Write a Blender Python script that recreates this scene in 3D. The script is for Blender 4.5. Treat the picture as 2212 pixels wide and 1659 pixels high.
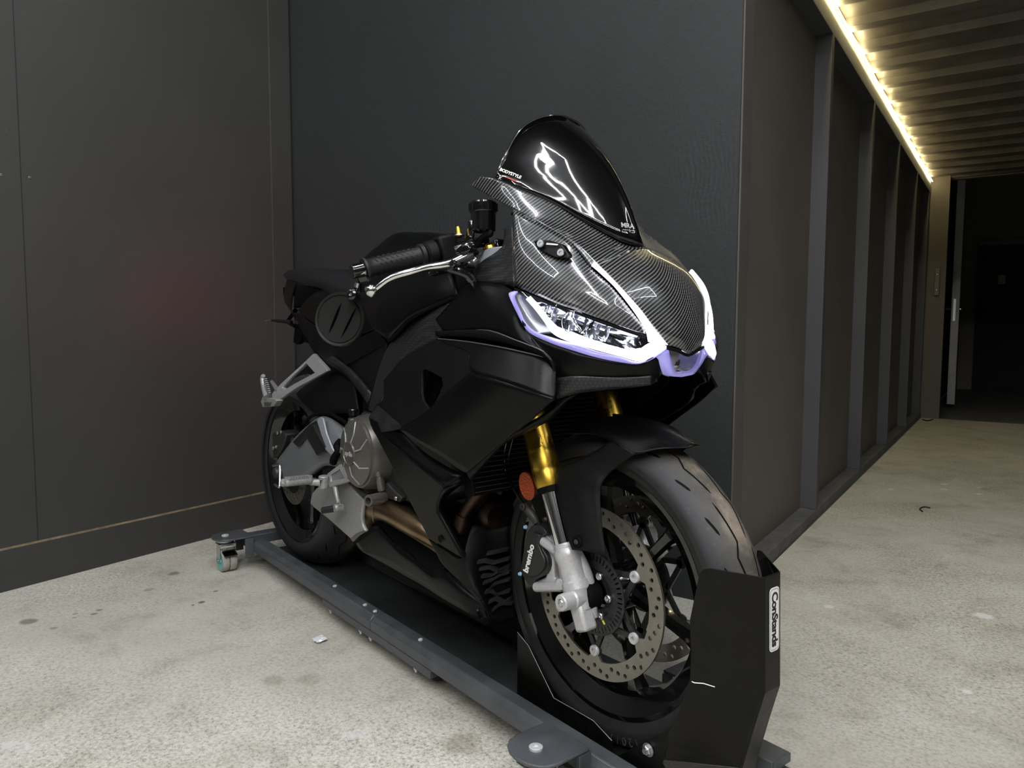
import bpy, bmesh, math, random
from mathutils import Vector, Matrix
random.seed(7)
PI = math.pi
for o in list(bpy.data.objects):
    bpy.data.objects.remove(o, do_unlink=True)
SC = bpy.context.scene
COL = SC.collection

# ---------------------------------------------------------------- camera
# metres; X = the motorcycle's heading, Z up, origin where its front tyre stands
cam = bpy.data.cameras.new('camera')
cam.sensor_width = 36.0
cam.lens = 1598.84 / 2212.0 * 36.0
cam.clip_start = 0.02
cam.clip_end = 60
camo = bpy.data.objects.new('camera', cam)
COL.objects.link(camo)
YAW, PITCH, ROLL = 2.46513, -0.07764, 0.0034
fw = Vector((math.cos(YAW)*math.cos(PITCH), math.sin(YAW)*math.cos(PITCH), math.sin(PITCH)))
rt = Vector((math.sin(YAW), -math.cos(YAW), 0))
up = rt.cross(fw)
r2 = math.cos(ROLL)*rt + math.sin(ROLL)*up
u2 = -math.sin(ROLL)*rt + math.cos(ROLL)*up
mw = Matrix((r2, u2, -fw)).transposed().to_4x4()
mw.translation = Vector((0.9392, -1.0193, 0.7876))
camo.matrix_world = mw
SC.camera = camo

# ---------------------------------------------------------------- view, world
SC.view_settings.view_transform = 'Standard'
SC.view_settings.look = 'None'
SC.view_settings.gamma = 1.0
SC.view_settings.use_curve_mapping = False
SC.view_settings.exposure = 0.0
wd = bpy.data.worlds.new('world')
SC.world = wd
wd.use_nodes = True
wd.node_tree.nodes['Background'].inputs[0].default_value = (0.55, 0.6, 0.66, 1)
wd.node_tree.nodes['Background'].inputs[1].default_value = 0.05

# ---------------------------------------------------------------- room frame
# the room is turned against the motorcycle: r = along the back wall, d = along the corridor
ANG = math.radians(17.24)
KO = Vector((-2.138, 0.252, -0.04))
E1 = Vector((math.cos(ANG), math.sin(ANG), 0))
E2 = Vector((-math.sin(ANG), math.cos(ANG), 0))
def RW(r, d, z):
    return KO + E1*r + E2*d + Vector((0, 0, z))

# ---------------------------------------------------------------- node helpers
def new_mat(name):
    m = bpy.data.materials.new(name)
    m.use_nodes = True
    nt = m.node_tree
    return m, nt, nt.nodes['Principled BSDF']

def N(nt, t, **kw):
    n = nt.nodes.new(t)
    for k, v in kw.items():
        if k in n.inputs: n.inputs[k].default_value = v
        else: setattr(n, k, v)
    return n

def ramp(nt, fac, stops):
    r = nt.nodes.new('ShaderNodeValToRGB')
    el = r.color_ramp.elements
    while len(el) < len(stops): el.new(0.5)
    for e, (p, c) in zip(el, stops):
        e.position = p
        e.color = (c, c, c, 1) if isinstance(c, (int, float)) else (*c, 1)
    nt.links.new(fac, r.inputs[0])
    return r.outputs[0]

def coords(nt, scale=(1, 1, 1), rot=(0, 0, 0), kind='Object'):
    tc = nt.nodes.new('ShaderNodeTexCoord')
    mp = nt.nodes.new('ShaderNodeMapping')
    mp.inputs['Scale'].default_value = scale
    mp.inputs['Rotation'].default_value = rot
    nt.links.new(tc.outputs[kind], mp.inputs[0])
    return mp.outputs[0]

def plain(name, col, rough=0.5, metal=0.0, nscale=0, namt=0.15, bump=0.0, bscale=0, spec=0.5, coat=0.0, kind='Object', emit=None, estr=0, aniso=0):
    m, nt, b = new_mat(name)
    b.inputs['Base Color'].default_value = (*col, 1)
    b.inputs['Roughness'].default_value = rough
    b.inputs['Metallic'].default_value = metal
    b.inputs['Specular IOR Level'].default_value = spec
    b.inputs['Coat Weight'].default_value = coat
    b.inputs['Coat Roughness'].default_value = 0.06
    if nscale:
        v = coords(nt, kind=kind)
        n = N(nt, 'ShaderNodeTexNoise', Scale=nscale, Detail=6.0, Roughness=0.6)
        nt.links.new(v, n.inputs['Vector'])
        lo = tuple(c*(1-namt) for c in col); hi = tuple(min(1, c*(1+namt)) for c in col)
        nt.links.new(ramp(nt, n.outputs[0], [(0.3, lo), (0.7, hi)]), b.inputs['Base Color'])
        rr = ramp(nt, n.outputs[0], [(0.3, max(0, rough-0.06)), (0.7, min(1, rough+0.06))])
        nt.links.new(rr, b.inputs['Roughness'])
    if bump:
        v = coords(nt, kind=kind)
        n = N(nt, 'ShaderNodeTexNoise', Scale=bscale, Detail=4.0)
        nt.links.new(v, n.inputs['Vector'])
        bp = N(nt, 'ShaderNodeBump', Strength=bump, Distance=0.002)
        nt.links.new(n.outputs[0], bp.inputs['Height'])
        nt.links.new(bp.outputs[0], b.inputs['Normal'])
    if emit:
        b.inputs['Emission Color'].default_value = (*emit, 1)
        b.inputs['Emission Strength'].default_value = estr
    return m

def emission(name, col, s):
    m = bpy.data.materials.new(name); m.use_nodes = True
    nt = m.node_tree; nt.nodes.clear()
    e = N(nt, 'ShaderNodeEmission', Strength=s); e.inputs[0].default_value = (*col, 1)
    o = nt.nodes.new('ShaderNodeOutputMaterial')
    nt.links.new(e.outputs[0], o.inputs[0])
    return m

# ---------------------------------------------------------------- object helpers
def empty(name, loc=(0, 0, 0)):
    o = bpy.data.objects.new(name, None)
    o.location = loc
    o.empty_display_size = 0.1
    COL.objects.link(o)
    return o

def tag(o, label=None, cat=None, group=None, kind=None):
    if label: o['label'] = label
    if cat: o['category'] = cat
    if group: o['group'] = group
    if kind: o['kind'] = kind
    return o

def mk(name, vs, fs, mat, parent=None, smooth=True, solid=0, bevel=0, sub=0, off=-1, angle=35, label=None, uvs=None, seg=2, rim=True):
    me = bpy.data.meshes.new(name)
    inv = Vector((0, 0, 0))
    if parent is not None:
        q = parent
        while q is not None:
            inv = inv + q.location; q = q.parent
    me.from_pydata([Vector(v)-inv for v in vs], [], fs)
    if uvs:
        ul = me.uv_layers.new(name='UVMap')
        for l in me.loops: ul.data[l.index].uv = uvs[l.vertex_index]
    me.materials.append(mat)
    bm = bmesh.new(); bm.from_mesh(me)
    bmesh.ops.remove_doubles(bm, verts=bm.verts, dist=1e-5)
    if not uvs or solid == 0: bmesh.ops.recalc_face_normals(bm, faces=bm.faces)
    bm.to_mesh(me); bm.free()
    for p in me.polygons: p.use_smooth = smooth
    if smooth and angle < 180:
        me.set_sharp_from_angle(angle=math.radians(angle))
    o = bpy.data.objects.new(name, me)
    COL.objects.link(o)
    if parent is not None: o.parent = parent
    if solid:
        md = o.modifiers.new('thickness', 'SOLIDIFY'); md.thickness = solid; md.offset = off; md.use_even_offset = False
    if bevel:
        md = o.modifiers.new('bevel', 'BEVEL'); md.width = bevel; md.segments = seg; md.limit_method = 'ANGLE'; md.angle_limit = math.radians(30)
        md.harden_normals = False
    if sub:
        md = o.modifiers.new('sub', 'SUBSURF'); md.levels = sub; md.render_levels = sub
    if label: o['label'] = label
    return o

def cat(P, n):
    """Catmull-Rom through P (list of Vectors), n samples per span."""
    P = [Vector(p) for p in P]
    if len(P) < 3:
        return [P[0].lerp(P[-1], i/n) for i in range(n+1)]
    Q = [P[0]*2-P[1]] + P + [P[-1]*2-P[-2]]
    out = []
    for i in range(1, len(Q)-2):
        p0, p1, p2, p3 = Q[i-1:i+3]
        for k in range(n):
            t = k/n
            out.append(0.5*((2*p1)+(p2-p0)*t+(2*p0-5*p1+4*p2-p3)*t*t+(3*p1-p0-3*p2+p3)*t*t*t))
    out.append(P[-1])
    return out

def lin(P, n):
    P = [Vector(p) for p in P]; out = []
    for a, b in zip(P, P[1:]):
        for k in range(n): out.append(a.lerp(b, k/n))
    out.append(P[-1]); return out

def grid(rows, nu=5, nv=5, lu=False, lv=False):
    R = [(lin if lu else cat)(r, nu) for r in rows]
    cols = list(zip(*R))
    Cc = [(lin if lv else cat)(c, nv) for c in cols]
    return [list(r) for r in zip(*Cc)]

def gfaces(G):
    n = len(G[0]); vs = [v for r in G for v in r]; fs = []
    for i in range(len(G)-1):
        for j in range(n-1):
            fs.append((i*n+j, i*n+j+1, (i+1)*n+j+1, (i+1)*n+j))
    return vs, fs

def sheet(name, rows, mat, parent, nu=5, nv=5, lu=False, lv=False, solid=0.003, bevel=0, **kw):
    vs, fs = gfaces(grid(rows, nu, nv, lu, lv))
    return mk(name, vs, fs, mat, parent, solid=solid, bevel=bevel, **kw)

def mir(v):
    v = Vector(v); return Vector((v.x, -v.y, v.z))

def mirrow(rows):
    return [[mir(p) for p in r] for r in rows]

def both(fn, name, pts, *a, **kw):
    """build the right-hand part and its mirror image on the other flank"""
    o1 = fn(name, pts, *a, **kw)
    o2 = fn(name, mirrow(pts) if isinstance(pts[0], (list,)) else [mir(p) for p in pts], *a, **kw)
    return o1, o2

def full(rows):
    """rows run flank -> centre line; continue them to the other flank"""
    return [list(map(Vector, r)) + [mir(p) for p in reversed(r[:-1])] for r in rows]

def plate(name, outline, mat, parent, d=(0, 0.004, 0), holes=(), bevel=0, smooth_n=0, **kw):
    """flat or gently curved plate: outline (and holes) filled, extruded along d"""
    bm = bmesh.new(); edges = []
    for loop in [outline] + list(holes):
        L = [Vector(p) for p in loop]
        if smooth_n:
            L = cat(L + [L[0]], smooth_n)[:-1]
        vv = [bm.verts.new(p) for p in L]
        for i in range(len(vv)): edges.append(bm.edges.new((vv[i], vv[(i+1) % len(vv)])))
    nn = Vector((0, 0, 0)); Lo = [Vector(p) for p in outline]
    for p, q in zip(Lo, Lo[1:]+Lo[:1]): nn += p.cross(q)
    bmesh.ops.triangle_fill(bm, use_beauty=True, use_dissolve=False, edges=edges, normal=nn.normalized())
    g = bmesh.ops.extrude_face_region(bm, geom=bm.faces[:])
    bmesh.ops.translate(bm, verts=[e for e in g['geom'] if isinstance(e, bmesh.types.BMVert)], vec=Vector(d))
    bmesh.ops.recalc_face_normals(bm, faces=bm.faces)
    bm.verts.index_update()
    vs = [v.co.copy() for v in bm.verts]; fs = [[v.index for v in f.verts] for f in bm.faces]
    bm.free()
    return mk(name, vs, fs, mat, parent, bevel=bevel, **kw)

def tube_geo(path, rad, seg=12, cap=True, smooth_n=0):
    P = [Vector(p) for p in path]
    R = list(rad) if isinstance(rad, (list, tuple)) else [rad]*len(P)
    if smooth_n:
        rr = cat([Vector((r, 0, 0)) for r in R], smooth_n)
        P = cat(P, smooth_n); R = [v.x for v in rr]
    vs, fs = [], []
    t0 = (P[1]-P[0]).normalized()
    n = t0.orthogonal().normalized()
    for i, p in enumerate(P):
        if i == 0: t = t0
        elif i == len(P)-1: t = (P[i]-P[i-1]).normalized()
        else: t = (P[i+1]-P[i-1]).normalized()
        n = (n - t*n.dot(t)).normalized(); b = t.cross(n)
        for k in range(seg):
            a = 2*PI*k/seg
            vs.append(p + (n*math.cos(a)+b*math.sin(a))*R[i])
    for i in range(len(P)-1):
        for k in range(seg):
            fs.append((i*seg+k, i*seg+(k+1) % seg, (i+1)*seg+(k+1) % seg, (i+1)*seg+k))
    if cap:
        fs.append(list(range(seg))); fs.append([(len(P)-1)*seg+k for k in range(seg)])
    return vs, fs

def tube(name, path, rad, mat, parent, seg=12, smooth_n=0, **kw):
    vs, fs = tube_geo(path, rad, seg, True, smooth_n)
    return mk(name, vs, fs, mat, parent, **kw)

def lathe_geo(prof, c, ax, seg=32, closed=False):
    """prof: (radius, distance along ax)"""
    c = Vector(c); ax = Vector(ax).normalized()
    n = ax.orthogonal().normalized(); b = ax.cross(n)
    vs, fs = [], []
    m = len(prof)
    for k in range(seg):
        a = 2*PI*k/seg; dr = n*math.cos(a)+b*math.sin(a)
        for r, h in prof: vs.append(c+ax*h+dr*r)
    for k in range(seg):
        k2 = (k+1) % seg
        for i in range(m if closed else m-1):
            j = (i+1) % m
            fs.append((k*m+i, k*m+j, k2*m+j, k2*m+i))
    return vs, fs

def lathe(name, prof, c, ax, mat, parent, seg=32, closed=False, **kw):
    vs, fs = lathe_geo(prof, c, ax, seg, closed)
    return mk(name, vs, fs, mat, parent, **kw)

def boxgeo(c, s, ux=(1, 0, 0), uy=(0, 1, 0), uz=(0, 0, 1)):
    c = Vector(c); ux, uy, uz = Vector(ux), Vector(uy), Vector(uz)
    vs = [c+ux*s[0]*i/2+uy*s[1]*j/2+uz*s[2]*k/2 for i in (-1, 1) for j in (-1, 1) for k in (-1, 1)]
    fs = [(0, 1, 3, 2), (4, 6, 7, 5), (0, 4, 5, 1), (2, 3, 7, 6), (0, 2, 6, 4), (1, 5, 7, 3)]
    return vs, fs

def box(name, c, s, mat, parent=None, ux=(1, 0, 0), uy=(0, 1, 0), uz=(0, 0, 1), bevel=0, **kw):
    vs, fs = boxgeo(c, s, ux, uy, uz)
    return mk(name, vs, fs, mat, parent, bevel=bevel, **kw)

def rbox(name, r0, r1, d0, d1, z0, z1, mat, parent=None, **kw):
    vs = [RW(r, d, z) for r in (r0, r1) for d in (d0, d1) for z in (z0, z1)]
    fs = [(0, 1, 3, 2), (4, 6, 7, 5), (0, 4, 5, 1), (2, 3, 7, 6), (0, 2, 6, 4), (1, 5, 7, 3)]
    return mk(name, vs, fs, mat, parent, smooth=False, **kw)

class Geo:
    def __init__(s): s.v, s.f = [], []
    def add(s, g):
        n = len(s.v); s.v += list(g[0]); s.f += [[i+n for i in f] for f in g[1]]; return s

def bolt(name, c, ax, r, h, mat, parent, hexa=False, **kw):
    g = Geo()
    if hexa:
        g.add(lathe_geo([(0, h), (r*.8, h), (r, h*.8), (r, 0)], c, ax, 6))
        g.add(lathe_geo([(r*1.35, h*.25), (r*1.35, 0)], c, ax, 16))
        g.add(lathe_geo([(0, h*.25), (r*1.35, h*.25)], c, ax, 16))
        g.add(lathe_geo([(0, h*1.4), (r*.5, h*1.4), (r*.5, h*.6)], c, ax, 12))
        return mk(name, g.v, g.f, mat, parent, smooth=False, **kw)
    g.add(lathe_geo([(0, h*.45), (r*.4, h*.45), (r*.42, h*.9), (r*.8, h), (r, h*.75), (r, 0)], c, ax, 18))
    return mk(name, g.v, g.f, mat, parent, **kw)

def text(name, s, origin, xdir, ydir, size, mat, parent, depth=0.0004, shear=0.0, space=1.0, bold=0.0, **kw):
    cu = bpy.data.curves.new(name, 'FONT')
    cu.body = s; cu.size = 1.0; cu.extrude = depth/size; cu.shear = shear; cu.space_character = space
    cu.align_x = 'CENTER'; cu.align_y = 'CENTER'; cu.offset = bold
    cu.resolution_u = 4
    to = bpy.data.objects.new('tmp_text', cu); COL.objects.link(to)
    bpy.context.view_layer.update()
    dg = bpy.context.evaluated_depsgraph_get()
    me = bpy.data.meshes.new_from_object(to.evaluated_get(dg))
    X = Vector(xdir).normalized(); Y = Vector(ydir); Y = (Y-X*Y.dot(X)).normalized(); Z = X.cross(Y)
    vs = [Vector(origin)+X*v.co.x*size+Y*v.co.y*size+Z*v.co.z*size for v in me.vertices]
    fs = [list(p.vertices) for p in me.polygons]
    bpy.data.objects.remove(to, do_unlink=True)
    return mk(name, vs, fs, mat, parent, smooth=False, **kw)

# ================================================================ materials
def wall_mat(name, col, rough, bscale, bump, streak=False):
    m, nt, b = new_mat(name)
    v = coords(nt)
    n = N(nt, 'ShaderNodeTexNoise', Scale=1.7, Detail=8.0, Roughness=0.6)
    nt.links.new(v, n.inputs['Vector'])
    c0 = ramp(nt, n.outputs[0], [(0.3, tuple(x*0.9 for x in col)), (0.7, tuple(x*1.1 for x in col))])
    # little pale scuffs
    s = N(nt, 'ShaderNodeTexNoise', Scale=9.0, Detail=10.0, Roughness=0.75, Distortion=1.5)
    nt.links.new(v, s.inputs['Vector'])
    sf = ramp(nt, s.outputs[0], [(0.0, 0.0), (0.665, 0.0), (0.74, 1.0)])
    mx = N(nt, 'ShaderNodeMix', data_type='RGBA')
    nt.links.new(sf, mx.inputs[0]); nt.links.new(c0, mx.inputs[6])
    mx.inputs[7].default_value = (*[min(1, x*1.9+0.01) for x in col], 1)
    nt.links.new(mx.outputs[2], b.inputs['Base Color'])
    b.inputs['Roughness'].default_value = rough
    b.inputs['Specular IOR Level'].default_value = 0.35
    n2 = N(nt, 'ShaderNodeTexNoise', Scale=bscale, Detail=6.0, Roughness=0.65)
    nt.links.new(v, n2.inputs['Vector'])
    h = n2.outputs[0]
    if streak:
        # brushed filler swirls
        w = N(nt, 'ShaderNodeTexWave', Scale=22.0, Distortion=14.0, Detail=3.0)
        w.inputs['Detail Scale'].default_value = 0.35
        nt.links.new(v, w.inputs['Vector'])
        n3 = N(nt, 'ShaderNodeTexNoise', Scale=1.6, Detail=2.0)
        nt.links.new(v, n3.inputs['Vector'])
        mk3 = ramp(nt, n3.outputs[0], [(0.48, 0.0), (0.66, 0.22)])
        mu = N(nt, 'ShaderNodeMath', operation='MULTIPLY')
        nt.links.new(w.outputs[0], mu.inputs[0]); nt.links.new(mk3, mu.inputs[1])
        ad = N(nt, 'ShaderNodeMath', operation='ADD')
        nt.links.new(h, ad.inputs[0]); nt.links.new(mu.outputs[0], ad.inputs[1]); h = ad.outputs[0]
    bp = N(nt, 'ShaderNodeBump', Strength=bump, Distance=0.003)
    nt.links.new(h, bp.inputs['Height']); nt.links.new(bp.outputs[0], b.inputs['Normal'])
    return m

M = {}
M['wall_board'] = wall_mat('black painted board', (0.040, 0.040, 0.038), 0.55, 60, 0.12)
M['wall_plaster'] = wall_mat('black painted plaster', (0.0215, 0.0235, 0.0245), 0.62, 42, 0.55, True)
M['panel'] = wall_mat('dark brown grey panel', (0.110, 0.096, 0.083), 0.6, 50, 0.1)
M['corner'] = wall_mat('scuffed corner strip', (0.075, 0.070, 0.062), 0.6, 50, 0.2)
M['stud'] = wall_mat('dark blue grey timber', (0.062, 0.064, 0.068), 0.6, 50, 0.15)
M['sill'] = plain('dusty grey timber', (0.10, 0.10, 0.095), 0.75, nscale=9, namt=0.35, bump=0.2, bscale=60)
M['ceil'] = plain('dark steel roof sheet', (0.10, 0.088, 0.078), 0.5, metal=0.0, nscale=6, namt=0.35)
M['ceil_hall'] = plain('dark ceiling board', (0.05, 0.05, 0.05), 0.7)
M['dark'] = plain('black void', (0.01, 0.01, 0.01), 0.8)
M['raw_edge'] = plain('raw board edge', (0.22, 0.17, 0.10), 0.8, nscale=25, namt=0.4)

# concrete
def concrete():
    m, nt, b = new_mat('worn concrete floor')
    v = coords(nt)
    big = N(nt, 'ShaderNodeTexNoise', Scale=0.9, Detail=6.0, Roughness=0.6)
    nt.links.new(v, big.inputs['Vector'])
    base = ramp(nt, big.outputs[0], [(0.3, (0.44, 0.427, 0.375)), (0.55, (0.53, 0.516, 0.468)), (0.75, (0.62, 0.61, 0.57))])
    fine = N(nt, 'ShaderNodeTexNoise', Scale=120.0, Detail=9.0, Roughness=0.85)
    nt.links.new(v, fine.inputs['Vector'])
    # mottled wear, stronger in the foreground patch
    wm = N(nt, 'ShaderNodeTexNoise', Scale=1.1, Detail=3.0)
    nt.links.new(v, wm.inputs['Vector'])
    ff = ramp(nt, fine.outputs[0], [(0.36, 0.0), (0.49, 0.68), (0.62, 1.0)])
    wmr = ramp(nt, wm.outputs[0], [(0.40, 0.35), (0.58, 1.0)])
    a = N(nt, 'ShaderNodeMix', data_type='RGBA'); a.blend_type = 'MULTIPLY'
    nt.links.new(wmr, a.inputs[0]); nt.links.new(base, a.inputs[6])
    g = ramp(nt, ff, [(0.0, (0.22, 0.22, 0.22)), (1.0, (1.30, 1.30, 1.28))])
    nt.links.new(g, a.inputs[7])
    out = a.outputs[2]
    # broad grime and pale scuffing between the grains
    gm = N(nt, 'ShaderNodeTexNoise', Scale=5.0, Detail=9.0, Roughness=0.72, Distortion=0.4); nt.links.new(v, gm.inputs['Vector'])
    gr = ramp(nt, gm.outputs[0], [(0.30, (0.62, 0.60, 0.55)), (0.48, (0.97, 0.96, 0.93)), (0.66, (1.1, 1.1, 1.1))])
    gmx = N(nt, 'ShaderNodeMix', data_type='RGBA'); gmx.blend_type = 'MULTIPLY'; gmx.inputs[0].default_value = 0.8
    nt.links.new(out, gmx.inputs[6]); nt.links.new(gr, gmx.inputs[7]); out = gmx.outputs[2]
    # white paint spatter
    sp = N(nt, 'ShaderNodeTexNoise', Scale=7.0, Detail=12.0, Roughness=0.75)
    nt.links.new(v, sp.inputs['Vector'])
    sm = N(nt, 'ShaderNodeTexNoise', Scale=0.8, Detail=2.0)
    nt.links.new(v, sm.inputs['Vector'])
    s1 = ramp(nt, sp.outputs[0], [(0.60, 0.0), (0.635, 0.75)])
    s2 = ramp(nt, sm.outputs[0], [(0.5, 0.0), (0.6, 1.0)])
    mu = N(nt, 'ShaderNodeMath', operation='MULTIPLY'); nt.links.new(s1, mu.inputs[0]); nt.links.new(s2, mu.inputs[1])
    bmx = N(nt, 'ShaderNodeMix', data_type='RGBA'); nt.links.new(mu.outputs[0], bmx.inputs[0])
    nt.links.new(out, bmx.inputs[6]); bmx.inputs[7].default_value = (0.62, 0.62, 0.60, 1); out = bmx.outputs[2]
    # placed stains: (x, y, rx, ry, strength, colour)
    sep = nt.nodes.new('ShaderNodeSeparateXYZ'); nt.links.new(v, sep.inputs[0])
    dn = N(nt, 'ShaderNodeTexNoise', Scale=14.0, Detail=5.0); nt.links.new(v, dn.inputs['Vector'])
    for (sx, sy, rr, k, c) in STAINS:
        d = N(nt, 'ShaderNodeVectorMath', operation='DISTANCE'); nt.links.new(v, d.inputs[0]); d.inputs[1].default_value = (sx, sy, -0.04)
        ad = N(nt, 'ShaderNodeMath', operation='MULTIPLY_ADD'); nt.links.new(dn.outputs[0], ad.inputs[0]); ad.inputs[1].default_value = rr*1.3
        nt.links.new(d.outputs['Value'], ad.inputs[2])
        mr = N(nt, 'ShaderNodeMapRange'); nt.links.new(ad.outputs[0], mr.inputs[0])
        mr.inputs[1].default_value = rr*1.55; mr.inputs[2].default_value = rr*1.15; mr.inputs[3].default_value = 0; mr.inputs[4].default_value = k
        q = N(nt, 'ShaderNodeMix', data_type='RGBA'); nt.links.new(mr.outputs[0], q.inputs[0]); nt.links.new(out, q.inputs[6])
        q.inputs[7].default_value = (*c, 1); out = q.outputs[2]
    nt.links.new(out, b.inputs['Base Color'])
    b.inputs['Roughness'].default_value = 0.75
    b.inputs['Specular IOR Level'].default_value = 0.3
    bp = N(nt, 'ShaderNodeBump', Strength=0.35, Distance=0.002)
    nt.links.new(fine.outputs[0], bp.inputs['Height']); nt.links.new(bp.outputs[0], b.inputs['Normal'])
    return m
_dk = (0.16, 0.15, 0.13); _br = (0.20, 0.17, 0.12); _wh = (0.75, 0.75, 0.73)
STAINS = [(p[0], p[1], r, k, c) for p, r, k, c in [
    ((-1.653,-0.386,-0.04), 0.022, .8, _dk), ((-1.477,-0.812,-0.04), 0.028, .8, _dk), ((-1.447,-0.641,-0.04), 0.013, .8, _dk),
    ((-1.425,-0.659,-0.04), 0.011, .8, _dk), ((-1.397,-0.328,-0.04), 0.011, .9, _dk), ((-1.327,-0.39,-0.04), 0.012, .9, (.1, .1, .09)),
    ((-1.538,-0.488,-0.04), 0.018, .5, _dk), ((-1.458,-0.701,-0.04), 0.010, .6, _dk), ((-1.428,-0.707,-0.04), 0.009, .6, _dk),
    ((-1.379,-0.764,-0.04), 0.012, .6, _dk), ((-1.32,-0.417,-0.04), 0.007, .9, (.1, .1, .09)), ((-0.217,-0.213,-0.04), 0.055, .45, _br),
    ((-0.717,-0.405,-0.04), 0.03, .35, _br), ((-0.661,-0.34,-0.04), 0.04, .3, _br),
    ((-0.646,3.2,-0.04), 0.022, .8, _wh), ((-0.597,3.062,-0.04), 0.024, .8, _wh), ((-0.502,3.256,-0.04), 0.022, .8, _wh),
    ((-0.443,3.089,-0.04), 0.024, .8, _wh), ((-0.764,2.848,-0.04), 0.018, .7, _wh), ((0.172,1.345,-0.04), 0.03, .8, _wh),
    ((-0.142,1.06,-0.04), 0.02, .6, _wh), ((0.321,0.812,-0.04), 0.012, .7, _wh)]]
M['floor'] = concrete()
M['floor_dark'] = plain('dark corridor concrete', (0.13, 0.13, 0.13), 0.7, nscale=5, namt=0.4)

# motorcycle
M['matte'] = plain('matte black paint', (0.0018, 0.0019, 0.0022), 0.33, spec=0.17, nscale=220, namt=0.1)
M['plastic'] = plain('textured black plastic', (0.0028, 0.0030, 0.0034), 0.48, spec=0.2, bump=0.5, bscale=700)
M['dim'] = plain('unpainted dark inner plastic', (0.006, 0.006, 0.007), 0.7, spec=0.3)
M['seat'] = plain('black seat vinyl', (0.0085, 0.009, 0.010), 0.45, spec=0.32, bump=0.25, bscale=900)
M['gloss'] = plain('gloss black paint', (0.003, 0.003, 0.003), 0.14, spec=0.5, coat=0.8)
M['screen'] = plain('dark tinted screen', (0.0015, 0.0015, 0.0018), 0.03, spec=0.5)
M['rubber'] = plain('tyre sidewall rubber', (0.016, 0.016, 0.016), 0.62, nscale=60, namt=0.3, spec=0.4)
M['grip'] = plain('black grip rubber', (0.008, 0.008, 0.009), 0.5, spec=0.35, bump=0.15, bscale=500)
M['silver'] = plain('silver painted casting', (0.47, 0.47, 0.485), 0.38, metal=0.3, nscale=180, namt=0.12, bump=0.15, bscale=600)
M['alu'] = plain('silver grey painted frame', (0.20, 0.21, 0.225), 0.36, metal=0.4, nscale=120, namt=0.1)
M['chrome'] = plain('polished steel', (0.72, 0.71, 0.69), 0.10, metal=1.0)
M['steel'] = plain('zinc plated steel', (0.55, 0.56, 0.58), 0.28, metal=1.0)
M['tube'] = plain('chromed fork tube', (0.78, 0.78, 0.78), 0.07, metal=1.0)
M['gold'] = plain('gold anodised aluminium', (0.62, 0.40, 0.055), 0.30, metal=1.0, nscale=35, namt=0.18)
M['cover'] = plain('bronze grey engine cover', (0.145, 0.138, 0.124), 0.34, metal=0.6, nscale=90, namt=0.08)
M['engine'] = plain('dark engine casting', (0.035, 0.034, 0.033), 0.5, metal=0.4, nscale=40, namt=0.3)
M['disc'] = plain('brake disc steel', (0.25, 0.235, 0.20), 0.36, metal=0.85, nscale=30, namt=0.12)
M['carrier'] = plain('black anodised carrier', (0.02, 0.02, 0.021), 0.4, metal=0.3, nscale=160, namt=0.6)
M['caliper'] = plain('black brake caliper', (0.012, 0.012, 0.013), 0.45)
M['white'] = plain('white print', (0.78, 0.78, 0.76), 0.5)
M['grey_print'] = plain('pale grey print', (0.35, 0.35, 0.36), 0.4)
M['red'] = plain('red print', (0.45, 0.03, 0.03), 0.5)
M['amber'] = plain('amber reflector', (0.24, 0.034, 0.003), 0.22, spec=0.6, bump=0.8, bscale=260)
M['blue'] = plain('pale blue cap', (0.25, 0.45, 0.6), 0.4)
M['yellow'] = plain('yellow paint mark', (0.65, 0.68, 0.05), 0.5)
M['pipe'] = plain('heat tinted exhaust steel', (0.30, 0.215, 0.125), 0.34, metal=1.0, nscale=7, namt=0.45)
M['pipe_dark'] = plain('sooty exhaust steel', (0.085, 0.055, 0.042), 0.42, metal=0.9, nscale=9, namt=0.5)
M['chrome_lamp'] = plain('lamp reflector', (0.80, 0.82, 0.86), 0.10, metal=1.0, bump=0.5, bscale=48)
M['lamp_grey'] = plain('lamp housing satin silver', (0.30, 0.31, 0.33), 0.3, metal=0.7)
M['drl'] = emission('daytime running light', (0.93, 0.93, 1.0), 7.0)
M['rim_glow'] = plain('lilac lit lens edge', (0.30, 0.28, 0.60), 0.18, coat=0.5, emit=(0.36, 0.33, 0.85), estr=0.42)
M['taillight'] = emission('tail light', (1.0, 0.05, 0.10), 170.0)
M['led_warm'] = emission('warm led strip', (1.0, 0.84, 0.42), 75.0)
M['led_cool'] = emission('cool led tube', (0.95, 0.97, 1.0), 160.0)
M['led_net'] = emission('cool led tube net', (0.95, 0.97, 1.0), 190.0)
M['led_cool_strong'] = emission('cool led tube bright', (1.0, 0.97, 0.93), 470.0)

# dolly and stand
M['dolly'] = plain('slate grey powder coat', (0.058, 0.064, 0.070), 0.42, nscale=14, namt=0.3, spec=0.5)
M['dolly_plate'] = plain('dusty dark deck', (0.026, 0.028, 0.030), 0.5, nscale=7, namt=0.45, spec=0.4)
M['stand'] = plain('black powder coat', (0.0035, 0.0033, 0.0029), 0.33, nscale=60, namt=0.35, spec=0.2, bump=0.15, bscale=500)
M['caster_grey'] = plain('pale caster tread', (0.33, 0.31, 0.28), 0.7, nscale=60, namt=0.2)
M['teal'] = plain('teal wheel core', (0.16, 0.42, 0.40), 0.45)
M['wood_white'] = plain('worn white door paint', (0.42, 0.42, 0.40), 0.55, nscale=8, namt=0.15)
M['paper'] = plain('beige paper', (0.32, 0.24, 0.20), 0.8)
M['foil'] = plain('crumpled white foil', (0.75, 0.76, 0.78), 0.35, metal=0.2, bump=0.8, bscale=80)
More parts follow.
